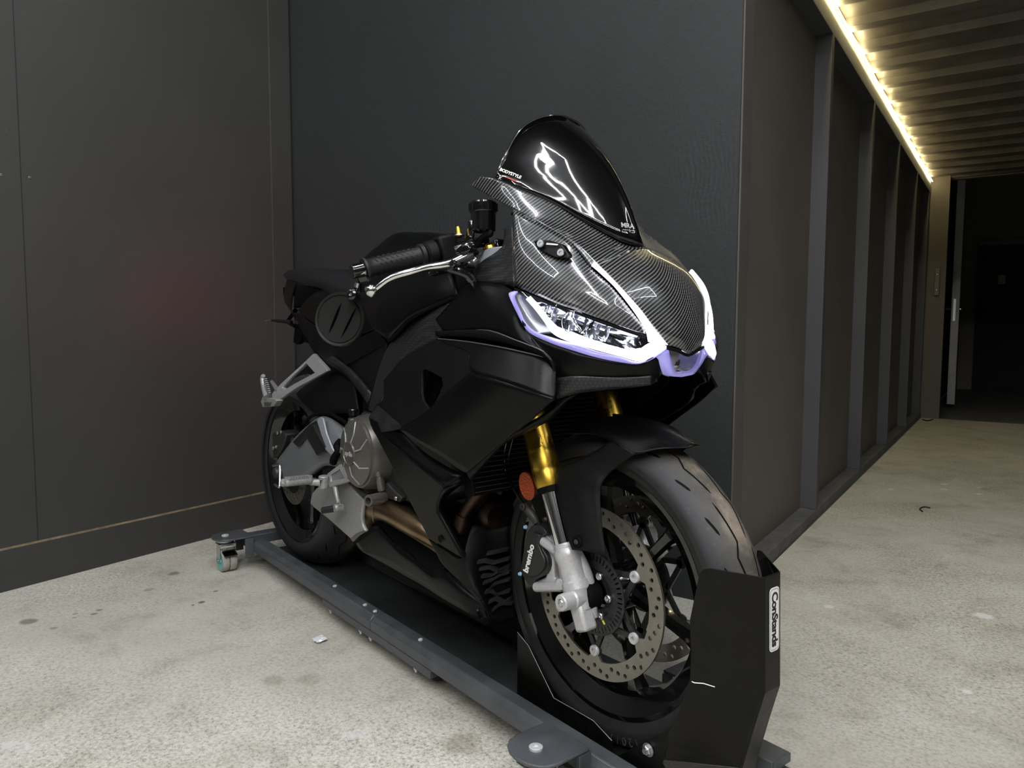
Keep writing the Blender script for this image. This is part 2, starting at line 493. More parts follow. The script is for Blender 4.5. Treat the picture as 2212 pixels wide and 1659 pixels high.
M['box_plastic'] = plain('brown grey plastic cover', (0.13, 0.11, 0.095), 0.5)

def carbon():
    m, nt, b = new_mat('glossy twill carbon print')
    # diagonal ribs: planes n.P = const, broken into short weave stitches
    v = coords(nt)
    a = math.radians(34)
    d1 = N(nt, 'ShaderNodeVectorMath', operation='DOT_PRODUCT'); d1.inputs[1].default_value = (-math.sin(a)*.9, -0.43, math.cos(a)*.9)
    d2 = N(nt, 'ShaderNodeVectorMath', operation='DOT_PRODUCT'); d2.inputs[1].default_value = (math.cos(a)*.8, .5, math.sin(a)*.8)
    nt.links.new(v, d1.inputs[0]); nt.links.new(v, d2.inputs[0])
    def wave(src, period, sh=None):
        k = N(nt, 'ShaderNodeMath', operation='MULTIPLY'); nt.links.new(src, k.inputs[0]); k.inputs[1].default_value = 2*PI/period
        s = N(nt, 'ShaderNodeMath', operation='SINE'); nt.links.new(k.outputs[0], s.inputs[0]); return s.outputs[0]
    w2 = wave(d2.outputs['Value'], 0.0028)
    jj = N(nt, 'ShaderNodeMath', operation='MULTIPLY_ADD'); nt.links.new(w2, jj.inputs[0]); jj.inputs[1].default_value = 0.00038
    sp3 = nt.nodes.new('ShaderNodeSeparateXYZ'); nt.links.new(v, sp3.inputs[0])
    y0 = N(nt, 'ShaderNodeMath', operation='ADD'); nt.links.new(sp3.outputs[1], y0.inputs[0]); y0.inputs[1].default_value = 0.045
    y1 = N(nt, 'ShaderNodeMath', operation='MAXIMUM'); nt.links.new(y0.outputs[0], y1.inputs[0]); y1.inputs[1].default_value = 0.0
    y2 = N(nt, 'ShaderNodeMath', operation='POWER'); nt.links.new(y1.outputs[0], y2.inputs[0]); y2.inputs[1].default_value = 2.0
    y3 = N(nt, 'ShaderNodeMath', operation='MULTIPLY_ADD'); nt.links.new(y2.outputs[0], y3.inputs[0]); y3.inputs[1].default_value = -5.0
    nt.links.new(d1.outputs['Value'], y3.inputs[2])
    nt.links.new(y3.outputs[0], jj.inputs[2])
    w1 = wave(jj.outputs[0], 0.0056)
    mr = N(nt, 'ShaderNodeMapRange'); nt.links.new(w1, mr.inputs[0]); mr.inputs[1].default_value = -0.05; mr.inputs[2].default_value = 0.9
    c = ramp(nt, mr.outputs[0], [(0.0, (0.003, 0.003, 0.003)), (1.0, (0.145, 0.15, 0.155))])
    nt.links.new(c, b.inputs['Base Color'])
    b.inputs['Roughness'].default_value = 0.28
    b.inputs['Metallic'].default_value = 0.0
    b.inputs['Specular IOR Level'].default_value = 0.5
    b.inputs['Coat Weight'].default_value = 1.0
    b.inputs['Coat Roughness'].default_value = 0.035
    return m
M['carbon'] = carbon()

def tyre_tread():
    m, nt, b = new_mat('dusty tyre tread')
    v = coords(nt)
    n = N(nt, 'ShaderNodeTexNoise', Scale=9.0, Detail=8.0, Roughness=0.7); nt.links.new(v, n.inputs['Vector'])
    sep = nt.nodes.new('ShaderNodeSeparateXYZ'); nt.links.new(v, sep.inputs[0])
    # dirt sits on the crown of the tread
    ab = N(nt, 'ShaderNodeMath', operation='ABSOLUTE'); nt.links.new(sep.outputs[1], ab.inputs[0])
    mr = N(nt, 'ShaderNodeMapRange'); nt.links.new(ab.outputs[0], mr.inputs[0])
    mr.inputs[1].default_value = 0.050; mr.inputs[2].default_value = 0.010; mr.inputs[3].default_value = 0; mr.inputs[4].default_value = 1.0
    nn = ramp(nt, n.outputs[0], [(0.32, 0.25), (0.66, 1.0)])
    mu = N(nt, 'ShaderNodeMath', operation='MULTIPLY'); nt.links.new(mr.outputs[0], mu.inputs[0]); nt.links.new(nn, mu.inputs[1])
    sp = N(nt, 'ShaderNodeTexNoise', Scale=60.0, Detail=8.0, Roughness=0.8); nt.links.new(v, sp.inputs['Vector'])
    s2 = ramp(nt, sp.outputs[0], [(0.58, 0.0), (0.70, 0.4)])
    ad = N(nt, 'ShaderNodeMath', operation='ADD'); nt.links.new(mu.outputs[0], ad.inputs[0]); nt.links.new(s2, ad.inputs[1]); ad.use_clamp = True
    c = ramp(nt, ad.outputs[0], [(0.0, (0.017, 0.018, 0.022)), (0.5, (0.075, 0.068, 0.058)), (1.0, (0.27, 0.22, 0.17))])
    nt.links.new(c, b.inputs['Base Color'])
    b.inputs['Roughness'].default_value = 0.6
    bp = N(nt, 'ShaderNodeBump', Strength=0.2, Distance=0.001)
    nt.links.new(sp.outputs[0], bp.inputs['Height']); nt.links.new(bp.outputs[0], b.inputs['Normal'])
    return m
M['tread'] = tyre_tread()

def mesh_plastic(name, col, sc):
    m, nt, b = new_mat(name)
    v = coords(nt)
    vo = N(nt, 'ShaderNodeTexVoronoi', Scale=sc); vo.inputs['Randomness'].default_value = 0.0
    nt.links.new(v, vo.inputs['Vector'])
    c = ramp(nt, vo.outputs['Distance'], [(0.28, tuple(x*1.6 for x in col)), (0.42, tuple(x*0.45 for x in col))])
    nt.links.new(c, b.inputs['Base Color'])
    b.inputs['Roughness'].default_value = 0.45
    bp = N(nt, 'ShaderNodeBump', Strength=0.5, Distance=0.001); bp.invert = True
    nt.links.new(vo.outputs['Distance'], bp.inputs['Height']); nt.links.new(bp.outputs[0], b.inputs['Normal'])
    return m
M['mesh_plastic'] = mesh_plastic('dimpled black plastic', (0.016, 0.017, 0.019), 190)

def clear_lens():
    m = bpy.data.materials.new('clear lamp lens'); m.use_nodes = True
    nt = m.node_tree; nt.nodes.clear()
    o = nt.nodes.new('ShaderNodeOutputMaterial')
    t = nt.nodes.new('ShaderNodeBsdfTransparent'); t.inputs[0].default_value = (0.93, 0.93, 0.97, 1)
    g = N(nt, 'ShaderNodeBsdfGlossy', Roughness=0.02)
    f = N(nt, 'ShaderNodeFresnel', IOR=1.45)
    mx = nt.nodes.new('ShaderNodeMixShader')
    nt.links.new(f.outputs[0], mx.inputs[0]); nt.links.new(t.outputs[0], mx.inputs[1]); nt.links.new(g.outputs[0], mx.inputs[2])
    nt.links.new(mx.outputs[0], o.inputs[0])
    return m
M['lens'] = clear_lens()
M['pitch'] = plain('pitch black slot', (0.0004, 0.0004, 0.0004), 0.9, spec=0.02)
M['dim'] = plain('unpainted dark inner plastic', (0.0022, 0.0022, 0.0025), 0.7, spec=0.1)

M['bolt'] = plain('bright zinc bolt', (0.62, 0.63, 0.64), 0.3, metal=0.35)
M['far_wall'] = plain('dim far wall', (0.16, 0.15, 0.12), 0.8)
M['edge'] = plain('painted edge highlight', (0.25, 0.25, 0.25), 0.4, metal=0.4)
M['cast'] = plain('grey silver casting', (0.30, 0.30, 0.30), 0.36, metal=0.4, nscale=160, namt=0.15)
M['lamp_clear'] = plain('lamp bowl', (0.42, 0.41, 0.40), 0.22, metal=0.6, bump=0.5, bscale=60)

# ================================================================ the room
def structure(name, o): o['kind'] = 'structure'; return o
def rfloor(name, pts, mat, z0, z1):
    vs = [RW(r, d, z) for z in (z0, z1) for r, d in pts]; n = len(pts)
    fs = [list(range(n)), [n+i for i in range(n)]] + [(i, (i+1) % n, n+(i+1) % n, n+i) for i in range(n)]
    return structure(name, mk(name, vs, fs, mat, None, smooth=False))
rfloor('floor', [(-0.1, -5.2), (4.8, -5.2), (4.8, 5.62), (1.9, 5.62), (1.9, 0), (-0.1, 0)], M['floor'], -0.06, 0.0)
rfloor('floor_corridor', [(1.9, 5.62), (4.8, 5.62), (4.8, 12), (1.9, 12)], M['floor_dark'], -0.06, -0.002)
wl = structure('wall_left', rbox('wall_left', -0.12, 0.0, -5.2, 0.0, 0.137, 2.9, M['wall_board']))
# the lower board stands a few millimetres proud; a raw edge shows in the gap
structure('baseboard_left', rbox('baseboard_left', -0.10, 0.004, -5.2, 0.0, 0.0, 0.130, M['wall_board']))
structure('trim_1', rbox('trim_1', -0.10, 0.0005, -5.2, -0.02, 0.130, 0.137, M['raw_edge']))
# corner batten of the left wall
structure('trim_2', rbox('trim_2', 0.0, 0.012, -0.115, -0.012, 0.0, 2.9, M['wall_board'], bevel=0.002))
structure('wall_back', rbox('wall_back', -0.12, 1.8995, 0.0, 0.09, 0.0, 2.9, M['wall_plaster']))
# corridor wall: recessed panels between studs
structure('wall_right', rbox('wall_right', 1.70, 1.83, 0.0905, 5.62, 0.0, 2.18, M['panel']))
structure('trim_3', rbox('trim_3', 1.8997, 1.906, 0.001, 0.09, 0.0, 2.9, M['corner'], bevel=0.002))
structure('trim_4', rbox('trim_4', 1.825, 1.895, 0.092, 5.60, 0.0, 0.045, M['sill'], bevel=0.002))
structure('trim_5', rbox('trim_5', 1.825, 1.895, 0.092, 5.60, 2.03, 2.10, M['stud'], bevel=0.002))
for i, d in enumerate((1.204, 2.305, 3.37, 4.46, 5.46)):
    structure('trim_6', rbox('trim_%d' % (6+i), 1.825, 1.895, d, d+0.045, 0.0455, 2.0295, M['stud'], bevel=0.002))
# backing strip between the top plate and the roof
structure('trim_11', rbox('trim_11', 1.70, 1.89, 0.12, 5.62, 2.101, 2.18, M['panel']))
# ribbed steel roof over the corridor
def roof():
    prof = []
    d = 0.0; per = 0.32
    while d < 5.6:
        prof += [(d, 2.18), (d+0.20, 2.18), (d+0.225, 2.15), (d+0.295, 2.15)]
        d += per
    prof.append((5.62, 2.18))
    vs = [];fs = []
    for dd, z in prof:
        for zz in (z, z+0.004):
            vs += [RW(1.70, dd, zz), RW(4.8, dd, zz)]
    for i in range(len(prof)-1):
        a = i*4; b = a+4
        fs += [(a, a+1, b+1, b), (a+2, a+3, b+3, b+2)]
    return structure('ceiling', mk('ceiling', vs, fs, M['ceil'], None, smooth=False))
roof()
structure('ceiling_hall', rbox('ceiling_hall', -0.12, 4.8, -5.2, 0.0, 2.9, 2.95, M['ceil_hall']))
structure('trim_12', rbox('trim_12', 1.903, 4.8, -0.06, 0.0, 2.19, 2.9, M['wall_plaster']))
structure('wall_far_side', rbox('wall_far_side', 4.8, 4.9, -5.2, 12, 0.0, 2.95, M['wall_plaster']))
structure('wall_behind', rbox('wall_behind', -0.12, 4.9, -5.3, -5.2, 0.0, 2.95, M['wall_plaster']))
# end of the corridor: post, lintel, dark room behind
structure('trim_13', rbox('trim_13', 1.70, 2.04, 5.622, 5.70, 0.0, 2.20, M['panel']))
structure('trim_14', rbox('trim_14', 2.041, 4.8, 5.63, 5.70, 2.16, 2.9, M['stud']))
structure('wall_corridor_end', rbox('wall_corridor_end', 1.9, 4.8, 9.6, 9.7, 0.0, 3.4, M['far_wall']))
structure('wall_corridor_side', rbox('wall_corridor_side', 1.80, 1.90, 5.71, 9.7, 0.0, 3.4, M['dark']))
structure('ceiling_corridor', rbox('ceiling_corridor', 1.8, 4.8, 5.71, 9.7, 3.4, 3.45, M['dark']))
# large dark door panel on the far wall with a pale lintel rail
structure('door_2', rbox('door_2', 2.14, 4.2, 9.52, 9.598, 0.0, 1.90, M['dark']))
structure('trim_15', rbox('trim_15', 2.14, 4.2, 9.50, 9.597, 1.905, 1.97, M['box_plastic']))
pn = rbox('paper_notice', 2.372, 2.452, 9.515, 9.519, 1.40, 1.52, M['paper'])
tag(pn, 'small pale paper notice stuck on the dark far door', 'notice')
# open white door seen edge-on
dr = structure('door_1', rbox('door_1', 2.035, 2.105, 6.6, 6.60+0.04, 0.05, 2.36, M['wood_white'], bevel=0.004))
structure('door_3', dr) if False else None
d2 = rbox('door_leaf', 2.035, 2.075, 6.642, 7.40, 0.05, 2.36, M['stud'], dr)
hd = Geo()
hd.add(tube_geo([RW(2.075, 6.68, 1.02), RW(2.11, 6.68, 1.02), RW(2.115, 6.79, 1.02)], 0.009, 8))
hd.add(tube_geo([RW(2.03, 6.62, 1.02), RW(1.985, 6.62, 1.02)], 0.009, 8))
mk('door_handle', hd.v, hd.f, M['steel'], dr)
rbox('lock_plate', 2.052, 2.074, 6.597, 6.5995, 0.90, 1.12, M['steel'], dr)
cv = rbox('wall_cover', 1.955, 1.995, 5.590, 5.621, 1.12, 1.36, M['box_plastic'], bevel=0.004)
tag(cv, 'narrow brown rectangular cover box screwed to the corridor end post', 'wall box')
for z in (1.17, 1.31): bolt('screw', RW(1.975, 5.590, z), -E2, 0.006, 0.003, M['steel'], cv)

# warm LED strip along the top of the corridor wall
def led_strip():
    t = empty('led_strip', RW(1.9, 0.2, 2.135))
    tag(t, 'glowing warm white led strip running along the corridor roof edge', 'led strip')
    pts = []
    d = 0.13
    while d < 5.6:
        pts.append(RW(1.902, d, 2.133+0.006*math.sin(d*6.0)*math.sin(d*2.3)+0.004)); d += 0.07
    tube('led_tape', pts, 0.0038, M['led_warm'], t, seg=6, smooth=True)
led_strip()

# screws in the left wall boards
for i, (a) in enumerate([(-0.128,-0.928,1), ]):
    pass
SCR = [(-1.10, 1.28), (-1.02, 1.285), (-0.215, 1.52), (-0.215, 1.45), (-0.04, 1.88), (-0.04, 1.27), (-0.985, 0.33), (-0.96, 0.06)]
for d, z in SCR:
    bolt('screw', RW(0.0 if z > .14 else .004, d, z), E1, 0.0045, 0.0016, M['steel'] if d < -1 else M['wall_board'], wl)
# long vertical board joint on the left wall
for d in (-1.045,):
    rbox('board_joint', 0.0, 0.0006, d-0.0015, d+0.0015, 0.14, 2.89, M['dark'], wl)

# debris on the floor
def foil():
    random.seed(3); vs = []; fs = []
    c = Vector((-0.851,-0.229,-0.038))
    n = 7
    for i in range(n):
        for j in range(n):
            u = i/(n-1)-.5; v = j/(n-1)-.5
            vs.append(c+Vector((u*0.036+random.uniform(-.002, .002), v*0.03+random.uniform(-.002, .002), 0.001+random.random()*0.005)))
    for i in range(n-1):
        for j in range(n-1): fs.append((i*n+j, i*n+j+1, (i+1)*n+j+1, (i+1)*n+j))
    o = mk('foil_scrap', vs, fs, M['foil'], None, smooth=False, solid=0.0004)
    tag(o, 'small crumpled white foil scrap lying on the concrete beside the dolly', 'scrap')
foil()
tw = tube('twig', [(-0.467,2.576,-0.037),(-0.491,2.574,-0.037),(-0.489,2.52,-0.037),(-0.459,2.476,-0.037)], 0.003, M['dark'], None, seg=6, smooth_n=4)
tag(tw, 'thin dark curved twig lying on the corridor floor', 'twig')
tl = tube('leaf_bit', [(-1.913,6.021,-0.036),(-1.844,5.949,-0.036),(-1.857,6.095,-0.036)], 0.006, M['dark'], None, seg=6, smooth_n=4)
tag(tl, 'small dark scrap on the floor at the corridor threshold', 'scrap')

# ceiling lamps of the hall and one added fill ring (outside the picture, they light it and mirror in the screen)
def led_tubes(pts, closed=True, name='ceiling_tube_lamp', label='', mat='led_cool', r=0.006):
    t = empty(name, pts[0]); tag(t, label, 'lamp', 'ceiling tube lamps')
    P = [Vector(p) for p in pts]
    n = len(P)
    for i in range(n if closed else n-1):
        a, b = P[i], P[(i+1) % n]
        dd = (b-a).normalized()*0.02
        tube('light_tube', [a+dd, b-dd], r, M[mat], t, seg=6)
    return t
def led_net(lines, label):
    t = empty('ceiling_tube_lamp', RW(lines[0][0][0], lines[0][0][1], 2.8)); tag(t, label, 'lamp', 'ceiling tube lamps')
    for L in lines:
        for (a, b), (c, d) in zip(L, L[1:]):
            A = RW(a, b, 2.8); C = RW(c, d, 2.8); u = (C-A).normalized()*.012
            tube('light_tube', [A+u, C-u], .005, M['led_net'], t, seg=6)
led_net([[(1.87, -1.12), (2.25, -1.35), (2.88, -2.38), (3.16, -2.83), (3.17, -2.97), (3.10, -3.02)],
         [(1.87, -1.12), (2.25, -1.54), (2.86, -2.57), (3.01, -2.94)],
         [(2.25, -1.54), (2.00, -1.29), (2.50, -2.03), (2.84, -2.76), (2.84, -3.17)],
         [(2.86, -2.57), (3.07, -2.88), (2.88, -2.38)],
         [(3.01, -2.94), (3.07, -2.88), (3.13, -3.01)]], 'zigzag net of cool white tube lamps on the hall ceiling above the motorcycle nose')
led_tubes([RW(0.6, -1.6, 2.8), RW(1.4, -1.5, 2.8), RW(1.6, -2.6, 2.8), RW(1.2, -3.4, 2.8), RW(0.4, -3.2, 2.8), RW(0.3, -2.4, 2.8)], label='hexagon of cool white tube lamps on the hall ceiling near the left wall')
led_tubes([RW(2.6, -3.4, 2.8), RW(3.8, -3.2, 2.8), RW(4.4, -4.0, 2.8), RW(3.4, -4.9, 2.8), RW(2.2, -4.5, 2.8)], mat='led_cool_strong', label='ring of cool white tube lamps on the hall ceiling behind the camera')
led_tubes([RW(3.5, -0.5, 2.8), RW(4.4, -0.5, 2.8), RW(4.5, -1.6, 2.8), RW(4.1, -2.2, 2.8), RW(3.6, -1.5, 2.8)], label='added unseen ring of cool white tubes brightening the corridor side')  # ring added out of view to brighten the corridor panels

# ================================================================ dolly with wheel chock
dolly = empty('motorcycle_dolly', (-0.68, 0, -0.04))
tag(dolly, 'long slate grey wheeled steel dolly with black front wheel chock under the motorcycle', 'dolly')
RY0, RY1, RZ0, RZ1 = 0.117, 0.160, 0.020, 0.057
XE, XJ, XF = -1.60, -0.70, 0.20
def rail(s, x0, x1):
    # hollow steel bar with a chamfered outer top edge
    y0, y1 = -RY0*s, -RY1*s
    prof = [(y0, RZ0), (y0, RZ1), (y1+0.012*s, RZ1), (y1, RZ1-0.012), (y1, RZ0)]
    vs = [(x0, y, z) for y, z in prof]+[(x1, y, z) for y, z in prof]; n = 5
    fs = [list(range(n)), [n+i for i in range(n)]]+[(i, (i+1) % n, n+(i+1) % n, n+i) for i in range(n)]
    return mk('rail', vs, fs, M['dolly'], dolly, bevel=0.0025, smooth=True)
for s in (1, -1):
    rail(s, XE, XJ-0.0015); rail(s, XJ+0.0015, XF)
    # joint channel below the rails
    jc = box('joint_channel', (-0.70, -0.146*s, 0.010), (0.56, 0.030, 0.019), M['dolly'], dolly, bevel=0.002)
    for x in (-0.955, -0.775, -0.72, -0.50):
        bolt('bolt', (x, -0.135*s, RZ1), (0, 0, 1), 0.0058, 0.0035, M['bolt'], dolly)
        bolt('nut', (x, -0.148*s, 0.0005), (0, 0, -1), 0.0062, 0.012, M['bolt'], dolly, hexa=True)
# low deck between the rails
dk = [(-1.62, -0.116, -0.004), (-0.43, -0.116, -0.004), (-0.43, 0.116, -0.004), (-1.62, 0.116, -0.004)]
box('deck_plate', (-1.120, 0, -0.003), (0.96, 0.232, 0.005), M['dolly_plate'], dolly, bevel=0.001)
box('deck_plate', (-0.2335, 0, -0.003), (0.807, 0.232, 0.005), M['dolly_plate'], dolly, bevel=0.001)
for s in (1, -1):
    box('deck_hanger', (-0.64, -0.1145*s, 0.016), (1.92, 0.004, 0.034), M['dolly'], dolly)
# cross bar at the tail end
box('cross_bar', (-1.630, 0, 0.040), (0.05, 0.33, 0.034), M['dolly'], dolly, bevel=0.003)

def ear(x, s):
    """folded caster bracket: up from the rail, out over the caster, rounded end"""
    yo = -(RY1+0.001)*s
    out = []
    W2 = 0.055
    # top plate outline (x,y) with rounded outer end
    cy = -(RY1+0.075)*s
    pts = [(x-W2, yo), (x-W2, cy)]
    for k in range(1, 8):
        a = PI*k/8
        pts.append((x-W2*math.cos(a), cy-W2*math.sin(a)*0.8*s))
    pts += [(x+W2, cy), (x+W2, yo)]
    o = plate('caster_bracket', [(px, py, 0.070) for px, py in pts], M['dolly'], dolly, d=(0, 0, 0.006), bevel=0.002)
    for xx in (x-W2+0.003, x+W2-0.003):
        box('bracket_gusset', (xx, yo+0.001*s-0.012*s, 0.036), (0.006, 0.028, 0.066), M['dolly'], o, bevel=0.001, smooth=False)
    bolt('bolt_head', (x, cy, 0.076), (0, 0, 1), 0.012, 0.005, M['bolt'], o)
    # caster
    z0 = -0.04; R = 0.038
    cx, cyy = x+0.012, cy
    g = Geo()
    g.add(lathe_geo([(0, .070), (.030, .070), (.030, .060), (.024, .054), (.028, .048), (0, .048)], (cx-.012, cyy, 0), (0, 0, 1), 24))
    for sg in (-1, 1):
        g.add(boxgeo((cx-.004, cyy+sg*.026, 0.030), (0.036, 0.0025, 0.050)))
    g.add(boxgeo((cx-.008, cyy, 0.053), (0.046, 0.056, 0.003)))
    c = mk('caster', g.v, g.f, M['steel'], dolly, bevel=0.0008, angle=30)
    for sg in (-1, 1):
        y1 = cyy+sg*0.0125
        lathe('caster_wheel', [(0.031, -.011), (R-.002, -.011), (R, -.008), (R, .008), (R-.002, .011), (0.031, .011)], (cx, y1, z0+R), (0, 1, 0), M['caster_grey'], c, closed=True)
        lathe('wheel_core', [(0, -.012), (.008, -.013), (.011, -.009), (.027, -.010), (.0315, -.0118), (.0315, .0118), (.027, .010), (.011, .009), (.008, .013), (0, .012)], (cx, y1, z0+R), (0, 1, 0), M['teal'], c)
    bolt('axle_bolt', (cx, cyy-0.0275, z0+R), (0, -1, 0), 0.0065, 0.006, M['steel'], c)
    bolt('axle_bolt', (cx, cyy+0.0275, z0+R), (0, 1, 0), 0.0065, 0.006, M['steel'], c)
    g = Geo(); g.add(boxgeo((cx+.030, cyy, 0.026), (0.036, 0.044, 0.004), (.9, 0, -.25), (0, 1, 0), (.25, 0, .9)))
    g.add(boxgeo((cx+.024, cyy, 0.036), (0.026, 0.040, 0.004), (.9, 0, .2), (0, 1, 0), (-.2, 0, .9)))
    mk('brake_lever', g.v, g.f, M['gloss'], c, bevel=0.001, smooth=False)
ear(-1.588, 1); ear(-1.588, -1); ear(0.030, 1); ear(0.030, -1)

# folded front tab beside the chock
box('front_tab', (0.235, 0.093, 0.0585), (0.105, 0.05, 0.004), M['dolly'], dolly, bevel=0.001)
box('tab_flange', (0.235, 0.067, 0.040), (0.105, 0.004, 0.040), M['dolly'], dolly, bevel=0.001)
box('tab_flange', (0.289, 0.093, 0.052), (0.004, 0.05, 0.016), M['dolly'], dolly, bevel=0.001)
box('front_cross_bar', (0.190, 0, 0.012), (0.04, 0.232, 0.03), M['dolly'], dolly, bevel=0.002)
# ---- wheel chock: bent black sheet steel cradle in front of and under the wheel
chock = None
H = 0.075
def sidept(pts, s): return [(x, s*y, z) for x, y, z in pts]
# front shield: two flanks folded back from a front face
outl = [(0.238,-0.083,0.385),(0.24,-0.081,0.402),(0.245,-0.077,0.411),(0.252,-0.072,0.413),(0.268,-0.06,0.411),(0.314,-0.025,0.405),(0.318,-0.025,0.316),(0.32,-0.025,0.223),(0.304,-0.025,0.16),(0.284,-0.025,0.084),(0.276,-0.025,0.048),(0.239,-0.102,0.03),(0.165,-0.103,-0.009),(0.176,-0.104,0.055),(0.19,-0.104,0.084),(0.197,-0.104,0.115),(0.193,-0.104,0.125),(0.216,-0.104,0.157),(0.225,-0.096,0.196),(0.233,-0.089,0.232),(0.233,-0.088,0.274),(0.23,-0.089,0.326)]
fl_out = [Vector(p) for p in outl]
chock = plate('wheel_chock', fl_out, M['stand'], dolly, d=(0.0012, 0.003, 0), bevel=0.0010, smooth=False)
chock['label'] = 'black steel wheel chock shield'
plate('chock_flank', [mir(p) for p in fl_out], M['stand'], chock, d=(0.0012, -0.003, 0), bevel=0.0010, smooth=False)
# narrow front face folded between the two flanks
rows = []
for p in [(0.314,-0.025,0.405),(0.32,-0.025,0.223),(0.303,-0.025,0.16),(0.284,-0.025,0.084),(0.276,-0.025,0.048)]:
    p = Vector(p); q = Vector((p.x+0.004, p.y+0.004, p.z))
    rows.append([p, q, mir(q), mir(p)])
vs, fs = gfaces(rows)
mk('chock_face', vs, fs, M['stand'], chock, smooth=False, solid=0.003, bevel=0.0006)
# worn weld line along the fold
wl_ = [(0.231,-0.086,0.228),(0.239,-0.085,0.227),(0.251,-0.077,0.228),(0.264,-0.066,0.224)]
tube('weld_mark', [Vector(p)+Vector((0.0005, -.001, 0)) for p in wl_], .0008, M['white'], chock, seg=5)
# far lip rising behind the tyre
plate('chock_lip', [(0.237,0.085,0.408),(0.247,0.08,0.411),(0.279,0.05,0.406),(0.307,0.022,0.398),(0.308,0.022,0.353),(0.272,0.05,0.366),(0.236,0.085,0.386)], M['stand'], chock, d=(0, -0.003, 0), smooth=False)
# sticker on the front face
sc = (rows[0][1]+rows[0][2])/2; sd = (rows[1][1]+rows[1][2])/2
sx = Vector((0, 1, 0)); sy = (sd-sc).normalized()
nrm = Vector((1, 0, 0))
LS = (sd-sc).length
def rrect(c, ux, uy, w, h, r, n=5):
    out = []
    for sxx, syy, a0 in ((1, 1, 0), (-1, 1, PI/2), (-1, -1, PI), (1, -1, 1.5*PI)):
        for k in range(n+1):
            a = a0+PI/2*k/n
            out.append(c+ux*((w/2-r)*sxx+r*math.cos(a))+uy*((h/2-r)*syy+r*math.sin(a)))
    return out
stc = sc+sy*(LS*0.39)+nrm*0.0004+sx*.003
sth = LS*0.555
st = plate('sticker', rrect(stc, sx, sy, 0.0265, sth, 0.007), M['white'], chock, d=nrm*0.0006, smooth=False)
st['label'] = 'white sticker with black lettering'
ol = rrect(stc+nrm*0.0007, sx, sy, 0.0235, sth-0.005, 0.006); il = rrect(stc+nrm*0.0007, sx, sy, 0.0225, sth-0.0060, 0.0056)
plate('sticker_border', ol, M['dark'], chock, d=nrm*0.0002, holes=[il], smooth=False)
text('lettering', 'ConStands', stc+nrm*0.0008, sy, sx, 0.0215, M['dark'], chock, bold=0.025, space=.92)
# cradle channel under the wheel
ct = [Vector(p) for p in [(-0.21,-0.08,0.158),(-0.175,-0.08,0.142),(-0.097,-0.08,0.063),(-0.04,-0.08,0.064),(0.012,-0.08,0.064),(0.059,-0.08,0.047)]]
for s in (1, -1):
    tp = [Vector((p.x, s*p.y, p.z)) for p in ct]
    bt = [Vector((p.x, p.y, .001)) for p in reversed(tp)]
    cs_ = plate('cradle_wall', tp+bt, M['stand'], chock, d=(0, .003*s, 0), smooth=False)
    tube('cradle_edge', tp, .0008, M['edge'], cs_, seg=6)  # pale tube painted in as the highlight along the plate edge
def rib(y, s):
    pts = [(-.235, y, .125), (-.215, y, .10), (-.118, y, .037), (.0, y, .034), (.075, y, .012), (.10, y, .002), (-.14, y, .002), (-.15, y, .03)]
    return plate('cradle_side', [(a, s*b, c) for a, b, c in pts], M['stand'], chock, d=(0, .003*s, 0), smooth=False)
for s in (1, -1): rib(-.072, s)
tb = plate('chock_tab', [(0.103,-0.105,0.027),(0.087,-0.105,0.037),(0.183,-0.105,0.122),(0.195,-0.105,0.132),(0.202,-0.105,0.128),(0.204,-0.105,0.115),(0.18,-0.105,0.032),(0.135,-0.105,0.009)], M['stand'], chock, d=(0, .003, 0), bevel=.001, smooth=False)
bolt('nut', (0.166,-0.106,0.09), (0, -1, 0), .0085, .008, M['steel'], chock, hexa=True)
plate('far_bracket', [(-0.059,0.2,0.002),(-0.047,0.2,0.044),(-0.011,0.2,0.073),(0.024,0.2,0.104),(0.026,0.2,0.041),(-0.046,0.2,0.002)], M['dolly'], dolly, d=(0, .004, 0), smooth=False) if False else None

# ================================================================ motorcycle
bike = empty('motorcycle', (-0.68, 0, 0))
tag(bike, 'matte black fully faired sport motorcycle with carbon pattern nose and gold fork', 'motorcycle')
B = bike

